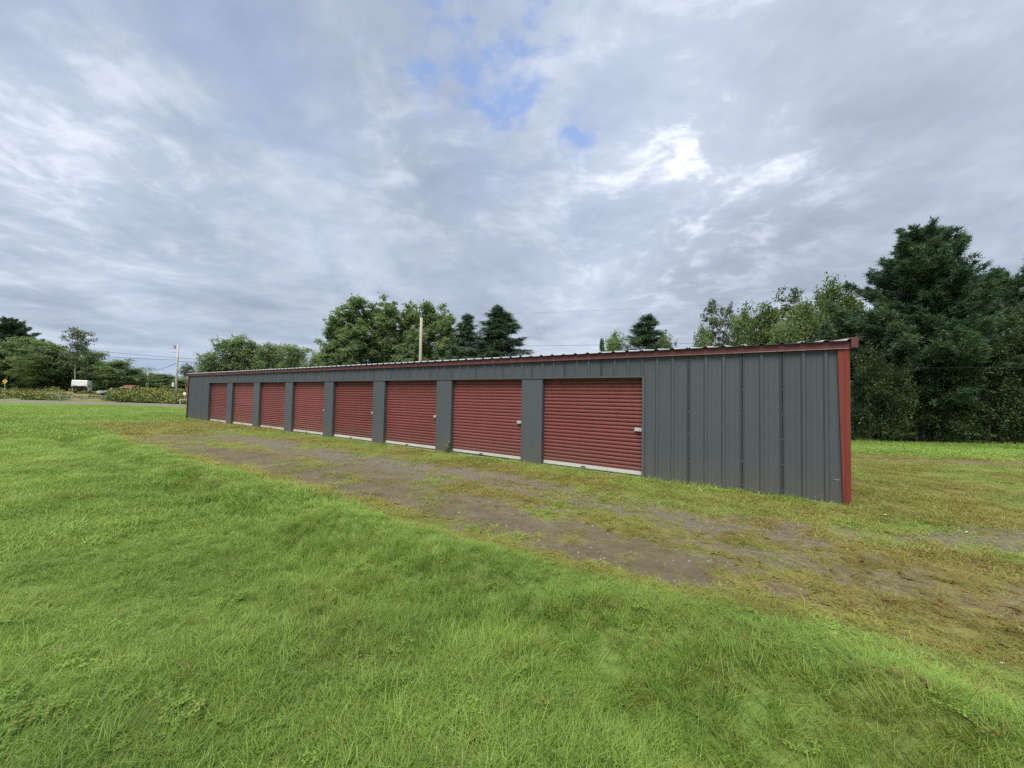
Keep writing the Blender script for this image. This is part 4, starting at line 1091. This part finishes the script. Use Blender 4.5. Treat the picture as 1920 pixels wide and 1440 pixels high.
# ------------------------------------------------------------------ grass, weeds, pebbles (geometry-node instances)
def proto_coll(name, meshes):
    c = bpy.data.collections.new(name)
    for i, me in enumerate(meshes):
        o = bpy.data.objects.new('%s_%02d' % (name, i), me); c.objects.link(o)
    return c
def scatter(name, P, rot, scl, var, tint, dry, coll, mat, label, cat):
    me = bpy.data.meshes.new(name); me.vertices.add(len(P)); me.vertices.foreach_set('co', np.asarray(P, np.float32).ravel())
    a = me.attributes.new('rot', 'FLOAT_VECTOR', 'POINT'); a.data.foreach_set('vector', np.asarray(rot, np.float32).ravel())
    a = me.attributes.new('scl', 'FLOAT_VECTOR', 'POINT'); a.data.foreach_set('vector', np.asarray(scl, np.float32).ravel())
    a = me.attributes.new('var', 'INT', 'POINT'); a.data.foreach_set('value', np.asarray(var, np.int32))
    fattr(me, 'tint', tint); fattr(me, 'dry', dry)
    me.materials.append(mat)
    o = bpy.data.objects.new(name, me); col.objects.link(o)
    ng = bpy.data.node_groups.new(name + '_nodes', 'GeometryNodeTree')
    ng.interface.new_socket('Geometry', in_out='INPUT', socket_type='NodeSocketGeometry')
    ng.interface.new_socket('Geometry', in_out='OUTPUT', socket_type='NodeSocketGeometry')
    gi, go = ng.nodes.new('NodeGroupInput'), ng.nodes.new('NodeGroupOutput')
    ip = ng.nodes.new('GeometryNodeInstanceOnPoints'); ci = ng.nodes.new('GeometryNodeCollectionInfo')
    ci.inputs['Collection'].default_value = coll; ci.inputs['Separate Children'].default_value = True; ci.inputs['Reset Children'].default_value = True
    def na(nm, dt):
        n = ng.nodes.new('GeometryNodeInputNamedAttribute'); n.data_type = dt; n.inputs['Name'].default_value = nm; return n.outputs[0]
    ng.links.new(gi.outputs[0], ip.inputs['Points']); ng.links.new(ci.outputs[0], ip.inputs['Instance'])
    ip.inputs['Pick Instance'].default_value = True
    ng.links.new(na('var', 'INT'), ip.inputs['Instance Index'])
    er = ng.nodes.new('FunctionNodeEulerToRotation'); ng.links.new(na('rot', 'FLOAT_VECTOR'), er.inputs[0]); ng.links.new(er.outputs[0], ip.inputs['Rotation'])
    ng.links.new(na('scl', 'FLOAT_VECTOR'), ip.inputs['Scale'])
    ng.links.new(ip.outputs[0], go.inputs[0])
    md = o.modifiers.new('scatter', 'NODES'); md.node_group = ng
    tag(o, label, cat, kind='stuff')
    return o

def tuft(n, rad, h, w, lean, seed, flat=0.0, seg=3):
    g = np.random.default_rng(seed); V, F, T = [], [], []
    comb = g.uniform(0, 6.283)
    for b in range(n):
        a = g.uniform(0, 6.283); r = rad * math.sqrt(g.uniform()); x, y = r * math.cos(a), r * math.sin(a)
        hb = h * g.uniform(.5, 1.25); az = (comb + g.normal(0, 1.1)) if g.uniform() < .65 else g.uniform(0, 6.283)
        ln = lean * g.uniform(.3, 1.5); wd = w * g.uniform(.7, 1.3)
        fa = az + math.pi / 2 + g.normal(0, .5); sx, sy = math.cos(fa) * wd / 2, math.sin(fa) * wd / 2
        base = len(V)
        for i in range(seg):
            k = i / seg
            hx = math.cos(az) * ln * hb * k ** 1.7; hy = math.sin(az) * ln * hb * k ** 1.7; z = hb * k * (1 - flat * k) - .012
            tw = 1 - .55 * k
            V += [(x + hx - sx * tw, y + hy - sy * tw, z), (x + hx + sx * tw, y + hy + sy * tw, z)]
        V.append((x + math.cos(az) * ln * hb, y + math.sin(az) * ln * hb, hb * (1 - flat) - .012))
        for i in range(seg - 1): F.append((base + 2 * i, base + 2 * i + 1, base + 2 * i + 3, base + 2 * i + 2))
        F.append((base + 2 * seg - 2, base + 2 * seg - 1, base + 2 * seg))
        T += [g.uniform()] * (2 * seg + 1)
    me = bpy.data.meshes.new('tuft'); me.from_pydata(V, [], F); me.update(); fattr(me, 'tint', T); me.materials.append(M['grass'])
    return me
def leafy(n, L, w, seed, up=.5):
    """rosette of broad leaves (plantain, dandelion, clover-like)"""
    g = np.random.default_rng(seed); V, F, T = [], [], []
    for b in range(n):
        az = b * 6.283 / n + g.normal(0, .35); l = L * g.uniform(.6, 1.2); e = up * g.uniform(.5, 1.3); b0 = len(V)
        c, s = math.cos(az), math.sin(az)
        for k, ww in ((0, .15), (.35, .8), (.7, 1.0), (.92, .5)):
            z = l * (k * e - .55 * e * k * k) ; x = l * k
            V += [(c * x - s * w * ww, s * x + c * w * ww, z + .006 * (1 - k)), (c * x + s * w * ww, s * x - c * w * ww, z)]
        V.append((c * l, s * l, l * .42 * e))
        for i in range(3): F.append((b0 + 2 * i, b0 + 2 * i + 1, b0 + 2 * i + 3, b0 + 2 * i + 2))
        F.append((b0 + 6, b0 + 7, b0 + 8)); T += [g.uniform(.3, 1)] * 9
    me = bpy.data.meshes.new('rosette'); me.from_pydata(V, [], F); me.update(); fattr(me, 'tint', T); me.materials.append(M['grass'])
    return me

def clover(seed):
    g = np.random.default_rng(seed); V, F, T = [], [], []
    for b in range(16):
        a = g.uniform(0, 6.283); r = .075 * math.sqrt(g.uniform()); x, y, z = r * math.cos(a), r * math.sin(a), g.uniform(.025, .055); o = g.uniform(0, 6.28); q = g.uniform(.008, .013); tt_ = g.uniform(.1, .8)
        for l in range(3):
            d = o + l * 2.094; c, s_ = math.cos(d), math.sin(d); b0 = len(V); zz_ = z + g.normal(0, .003)
            V += [(x, y, z), (x + c * q - s_ * q * .6, y + s_ * q + c * q * .6, zz_), (x + c * q * 1.5, y + s_ * q * 1.5, zz_), (x + c * q + s_ * q * .6, y + s_ * q - c * q * .6, zz_)]
            F.append((b0, b0 + 1, b0 + 2, b0 + 3)); T += [tt_] * 4
    me = bpy.data.meshes.new('clover'); me.from_pydata(V, [], F); me.update(); fattr(me, 'tint', T); me.materials.append(M['grass'])
    return me
lawn_c = proto_coll('lawn_tuft', [tuft(30, .085, .058, .0034, 1.25, i) for i in range(3)] + [tuft(26, .06, .100, .0036, 1.15, 10 + i) for i in range(3)] +
                    [tuft(44, .20, .060, .0085, 1.2, 20 + i) for i in range(2)] + [tuft(52, .55, .078, .028, 1.0, 30 + i, seg=2) for i in range(2)] +
                    [leafy(6, .050, .010, 40), leafy(8, .036, .009, 41), clover(43)])
dry_c = proto_coll('dry_tuft', [tuft(20, .06, .050, .0042, 1.7, 50 + i, .25) for i in range(3)] + [tuft(32, .16, .052, .0085, 1.5, 60 + i, .2) for i in range(2)] +
                   [tuft(42, .45, .066, .022, 1.3, 70 + i, .1, seg=2) for i in range(2)] + [leafy(7, .06, .010, 80), tuft(14, .02, .11, .006, 1.9, 81, .35)])

def polar_pts(r0, r1, dens, a0=-63, a1=63):
    area = math.radians(a1 - a0) / 2 * (r1 * r1 - r0 * r0); n = int(area * dens)
    r = np.sqrt(rng.uniform(r0 * r0, r1 * r1, n)); a = np.radians(rng.uniform(a0, a1, n))
    return r * np.sin(a), r * np.cos(a)
def not_building(x, y):
    s, t = to_st(x, y); return ~((s > -1.15) & (s < 99.2) & (t < 0.03) & (t > -9.3))

GP, GR, GS, GV, GT, GD = [], [], [], [], [], []
DP, DRr, DS, DV, DT, DD = [], [], [], [], [], []
for r0, r1, dens, lvl in ((0.7, 3.2, 620, 0), (3.2, 6.0, 380, 0), (6.0, 10.5, 150, 1), (10.5, 20, 75, 1), (20, 34, 17, 2), (34, 75, 6.5, 2)):
    x, y = polar_pts(r0, r1, dens)
    lawn, dry, gr, mud, cov = zones(x, y); s, t = to_st(x, y); n = len(x)
    keep = (rng.uniform(size=n) < cov ** 1.5) & not_building(x, y) & (np.abs(road_dist(x, y)) > 4.2 * (x < -20))
    beyond = (road_dist(x, y) > 4.5) & (x < -25)
    keep &= ~beyond
    x, y, lawn, dry, s, t, gr, cov = (v[keep] for v in (x, y, lawn, dry, s, t, gr, cov)); n = len(x)
    z = zg(x, y); isl = lawn > .5
    tint = np.clip(.42 + (fbm(x / .9, y / .9, 91, 3) - .5) * 1.1 + (fbm(x / 4.5, y / 4.5, 93, 3) - .5) * .6 + rng.normal(0, .17, n), 0, 1)
    furrow = np.exp(-((t - 5.75) / .75) ** 2) * (1 - sm(s, 70, 95))
    hs = .66 + .40 * fbm(x / 1.1, y / 1.1, 95, 3) + .35 * furrow * fbm(x / .6, y / .6, 97, 3)
    hs = hs * (1 - .30 * np.clip(dry, 0, 1))
    hs = hs * (.62 + .38 * sm(t, 4.8, 5.7))
    lump = sm(fbm(s * FT / .55, t / .35, 111, 3), .42, .62)
    hs = hs * (1 + .35 * furrow * lump * sm(t, 5.2, 5.7))
    tint = np.clip(tint - .13 * furrow * sm(t, 5.2, 5.7) * (.35 + lump), 0, 1)
    tall_p = furrow * .38 * sm(t, 5.0, 5.7) + .04
    if lvl == 0:
        var = np.where(rng.uniform(size=n) < tall_p, rng.integers(3, 6, n), rng.integers(0, 3, n))
        wp = .04 + .15 * sm(fbm(x / 1.5, y / 1.5, 99, 3), .5, .68); var = np.where(rng.uniform(size=n) < wp, rng.integers(10, 13, n), var)
    elif lvl == 1:
        var = np.where(rng.uniform(size=n) < tall_p * .4, rng.integers(3, 6, n), rng.integers(6, 8, n))
    else: var = rng.integers(8, 10, n)
    rot = np.stack([rng.normal(0, .12, n), rng.normal(0, .12, n), rng.uniform(0, 6.283, n)], 1)
    scl = np.stack([np.ones(n), np.ones(n), hs], 1) * rng.uniform(.8, 1.2, n)[:, None]
    P = np.stack([x, y, z], 1)
    for L, v in ((GP, P), (GR, rot), (GS, scl), (GV, var), (GT, tint), (GD, np.clip(np.minimum(dry * .9, .55) + (rng.uniform(size=n) < .08) * rng.uniform(.2, .8, n), 0, 1))): L.append(v[isl])
    dv = {0: np.where(rng.uniform(size=n) < .12, rng.integers(7, 9, n), rng.integers(0, 3, n)), 1: np.where(rng.uniform(size=n) < .2, rng.integers(0, 3, n), rng.integers(3, 5, n)), 2: rng.integers(5, 7, n)}[lvl]
    wallh = 1 + (.5 * np.exp(-(t / .5) ** 2) + 1.5 * np.exp(-(t / .15) ** 2) * rng.uniform(.2, 1, n)) * (s > -2)
    hsd = scl * np.stack([np.ones(n), np.ones(n), (.55 + .5 * cov) * wallh / hs * .9], 1)
    d2 = np.clip(dry + rng.normal(0, .16, n) - .25 * np.exp(-(t / .35) ** 2) * (s > -2), 0, 1.1)
    for L, v in ((DP, P), (DRr, rot), (DS, hsd), (DV, dv), (DT, tint), (DD, d2)): L.append(v[~isl])
cat_ = np.concatenate
scatter('lawn_grass', cat_(GP), cat_(GR), cat_(GS), cat_(GV), cat_(GT), cat_(GD), lawn_c, M['grass'], 'bright green lawn grass with clover and longer tufts', 'grass')
scatter('drive_grass', cat_(DP), cat_(DRr), cat_(DS), cat_(DV), cat_(DT), cat_(DD), dry_c, M['grass'], 'yellowed short grass and weeds growing through the drive', 'grass')

# taller green fringe at the foot of the right wood
x = rng.uniform(8, 46, 5200); y = rng.uniform(20.5, 31, 5200)
k = (np.hypot(x, y) < 55) & ((y - 27.6) + (x - 25) * .12 < 1.5 * fbm(x / 2, y / 2, 5)) & ((y - 22.0) + (x - 25) * .10 > 0)
x, y = x[k], y[k]; n = len(x)
scatter('fringe_grass', np.stack([x, y, zg(x, y)], 1), np.stack([rng.normal(0, .1, n), rng.normal(0, .1, n), rng.uniform(0, 6.28, n)], 1),
        np.stack([np.full(n, .8), np.full(n, .8), rng.uniform(1.2, 3.6, n)], 1), rng.integers(8, 10, n), np.clip(rng.normal(.35, .2, n), 0, 1), np.clip(rng.normal(.16, .12, n), 0, 1),
        lawn_c, M['grass'], 'uncut bright grass fringe at the foot of the dark shrubs', 'grass')

# pebbles on the bare strips
def pebble(seed):
    g = np.random.default_rng(seed); t = (1 + 5 ** .5) / 2
    V = np.array([(-1, t, 0), (1, t, 0), (-1, -t, 0), (1, -t, 0), (0, -1, t), (0, 1, t), (0, -1, -t), (0, 1, -t), (t, 0, -1), (t, 0, 1), (-t, 0, -1), (-t, 0, 1)]) / 1.9
    V = V * g.uniform(.7, 1.25, (12, 1)) * np.array([1, g.uniform(.65, .95), g.uniform(.4, .7)])
    F = [(0, 11, 5), (0, 5, 1), (0, 1, 7), (0, 7, 10), (0, 10, 11), (1, 5, 9), (5, 11, 4), (11, 10, 2), (10, 7, 6), (7, 1, 8), (3, 9, 4), (3, 4, 2), (3, 2, 6), (3, 6, 8), (3, 8, 9), (4, 9, 5), (2, 4, 11), (6, 2, 10), (8, 6, 7), (9, 8, 1)]
    me = bpy.data.meshes.new('pebble'); me.from_pydata([tuple(v) for v in V], [], F); me.update(); fattr(me, 'tint', g.uniform(0, 1, 12)); me.materials.append(M['stone'])
    return me
peb_c = proto_coll('pebble', [pebble(i) for i in range(4)])
PX, PY = [], []
for r0, r1, d in ((2, 7, 520), (7, 12, 220), (12, 24, 40)):
    a, b = polar_pts(r0, r1, d); PX.append(a); PY.append(b)
x, y = cat_(PX), cat_(PY); lawn, dry, gr, mud, cov = zones(x, y)
k = (rng.uniform(size=len(x)) < np.clip(gr * .9 + mud * .30 + .14 * (lawn < .4), 0, 1) * (.25 + 1.2 * sm(fbm(x / .8, y / .8, 77, 3), .4, .6))) & not_building(x, y) & (lawn < .5)
x, y = x[k], y[k]; n = len(x); sz = np.exp(rng.normal(math.log(.0075), .45, n)).clip(.003, .026)
scatter('drive_pebbles', np.stack([x, y, zg(x, y) + sz * .15], 1), rng.uniform(0, 6.28, (n, 3)) * np.array([.08, .08, 1]), np.stack([sz, sz, sz], 1), rng.integers(0, 4, n),
        rng.uniform(0, 1, n), np.zeros(n), peb_c, M['stone'], 'loose grey pebbles on the bare strips of the drive', 'gravel')

# goldenrod and rank weeds across the road
def goldenrod(seed, yel):
    g = np.random.default_rng(seed); V, F, T = [], [], []
    for b in range(60):
        a = g.uniform(0, 6.28); r = .8 * math.sqrt(g.uniform()); x, y = r * math.cos(a), r * math.sin(a); h = g.uniform(.5, 1.05); w = .07
        for j in range(4):
            z = h * g.uniform(.15, .8); d = g.uniform(0, 6.28); b0 = len(V); l = .22
            V += [(x, y, z - .04), (x + math.cos(d) * l, y + math.sin(d) * l, z + .05), (x + math.cos(d) * l * .6 - math.sin(d) * w, y + math.sin(d) * l * .6 + math.cos(d) * w, z + .10)]
            F.append((b0, b0 + 1, b0 + 2)); T += [g.uniform(0, .5)] * 3
        if g.uniform() < yel:
            for j in range(3):
                d = g.uniform(0, 6.28); b0 = len(V); q = .12
                V += [(x, y, h - .12), (x + math.cos(d) * q, y + math.sin(d) * q, h), (x - math.sin(d) * q, y + math.cos(d) * q, h + .06)]; F.append((b0, b0 + 1, b0 + 2)); T += [g.uniform(.75, 1)] * 3
    me = bpy.data.meshes.new('goldenrod'); me.from_pydata(V, [], F); me.update(); fattr(me, 'tint', T); me.materials.append(M['weed'])
    return me
mt, nt, out = new_mat('goldenrod_plants')
k_ = attr(nt, 'tint') * .8 + attr(nt, 'tint', 'INSTANCER') * .2
principled(nt, out, ramp(nt, k_, [(0.0, (0.10, 0.14, 0.045)), (0.4, (0.17, 0.21, 0.07)), (0.68, (0.20, 0.23, 0.07)), (0.85, (0.27, 0.27, 0.075)), (1.0, (0.34, 0.32, 0.095))]), .7, 0, .2)
M['weed'] = mt
gold_c = proto_coll('goldenrod', [goldenrod(i, y_) for i, y_ in enumerate((.55, .25, .06))])
n = 7500; kk = rng.uniform(-8, 95, n); dd = rng.uniform(5.6, 42, n)
x = ROAD_A[0] + rd_dir[0] * kk + rd_n[0] * dd; y = ROAD_A[1] + rd_dir[1] * kk + rd_n[1] * dd
f = fbm(x / 7, y / 7, 61, 3)
pxs = 960 + FPX * x / y
clear = ((pxs > 106) & (pxs < 208)) * .96                      # mown strip before the camper
k = (rng.uniform(size=n) < sm(f, .34, .52) * (1 - clear)) & (y < 108)
x, y, dd, pxs, f = x[k], y[k], dd[k], pxs[k], f[k]; n = len(x)
hump = np.exp(-((pxs - 255) / 45) ** 2) * np.exp(-((dd - 11) / 7) ** 2)
sc_ = rng.uniform(.35, 1.0, n) * (.45 + 1.0 * sm(fbm(x / 2.6, y / 2.6, 63, 3), .3, .7)) * (1 + 1.1 * hump)
var = np.where(f > .52, 0, np.where(rng.uniform(size=n) < .5, 1, 2))
scatter('goldenrod_field', np.stack([x, y, zg(x, y) - .03], 1), np.stack([np.zeros(n), np.zeros(n), rng.uniform(0, 6.28, n)], 1), np.stack([np.ones(n) * 1.1, np.ones(n) * 1.1, sc_], 1), var,
        rng.uniform(0, 1, n), np.zeros(n), gold_c, M['weed'], 'rank goldenrod and weeds covering the field across the road', 'weeds')

# ------------------------------------------------------------------ single weeds and scraps
mt, nt, out = new_mat('weed_leaves')
c_ = ramp(nt, attr(nt, 'tint'), [(0.2, (0.13, 0.22, 0.045)), (1.0, (0.26, 0.36, 0.09))])
p_ = principled(nt, out, c_, .5, 0, .35)
M['weedleaf'] = mt
def weed(x, y, h, spread, nst, lab, seed, upright=True):
    g = np.random.default_rng(seed); e = empty('weed_plant', (x, y, gz1(x, y) - .01)); tag(e, lab, 'weed', None)
    st = MB(); V, F, T = [], [], []
    for i in range(nst):
        az = g.uniform(0, 6.28); tip = Vector((math.cos(az) * spread * g.uniform(.4, 1), math.sin(az) * spread * g.uniform(.4, 1), h * g.uniform(.6, 1)))
        mid = tip * .5 + Vector((0, 0, h * .12)); st.tube([(0, 0, 0), mid, tip], [.005, .004, .002], 5, False)
        for j in range(9 if upright else 4):
            k = g.uniform(.25, 1); q = (Vector((0, 0, 0)).lerp(mid, k * 2) if k < .5 else mid.lerp(tip, k * 2 - 1)); d = g.uniform(0, 6.28); L = (.055 if upright else .10) * g.uniform(.6, 1.3); w = L * .30
            c, s_ = math.cos(d), math.sin(d); b0 = len(V); up = g.uniform(.1, .6)
            V += [tuple(q), (q.x + c * L * .45 - s_ * w, q.y + s_ * L * .45 + c * w, q.z + L * up * .5), (q.x + c * L, q.y + s_ * L, q.z + L * up * .5), (q.x + c * L * .45 + s_ * w, q.y + s_ * L * .45 - c * w, q.z + L * up * .55)]
            F.append((b0, b0 + 1, b0 + 2, b0 + 3)); T += [g.uniform(0, 1)] * 4
    st.build('stem', M['weedleaf'], e)
    me = bpy.data.meshes.new('leaves'); me.from_pydata(V, [], F); me.update(); fattr(me, 'tint', T); me.materials.append(M['weedleaf']); link_mesh('leaves', me, None, e)
def gpt(px, py):
    d = ray(px, py); k = -EYE / d.z; return d.x * k, d.y * k
a_ = from_st(28.0, .10); weed(a_[0], a_[1], .36, .16, 8, 'bushy green weed at the foot of the pillar right of the third door', 1)
def scrap(px, py, r, lb, seed):
    g = np.random.default_rng(seed); x, y = gpt(px, py); mb = MB(); n = 7
    ring = [(r * math.cos(6.283 * i / n) * g.uniform(.6, 1.2), r * .7 * math.sin(6.283 * i / n) * g.uniform(.6, 1.2), r * g.uniform(.1, .6)) for i in range(n)]
    for i in range(n): mb.poly([(0, 0, r * .55), ring[i], ring[(i + 1) % n]])
    o = mb.build('paper_scrap', M['white'], None, (x, y, gz1(x, y) + .02)); tag(o, lb, 'litter', 'paper scraps')
scrap(1660, 968, .022, 'white paper scrap on the grass right of the corner post', 1)
scrap(1812, 1001, .020, 'white paper scrap on the gravel at the right', 2)
scrap(1878, 1244, .010, 'white scrap in the grass near the right edge', 3)
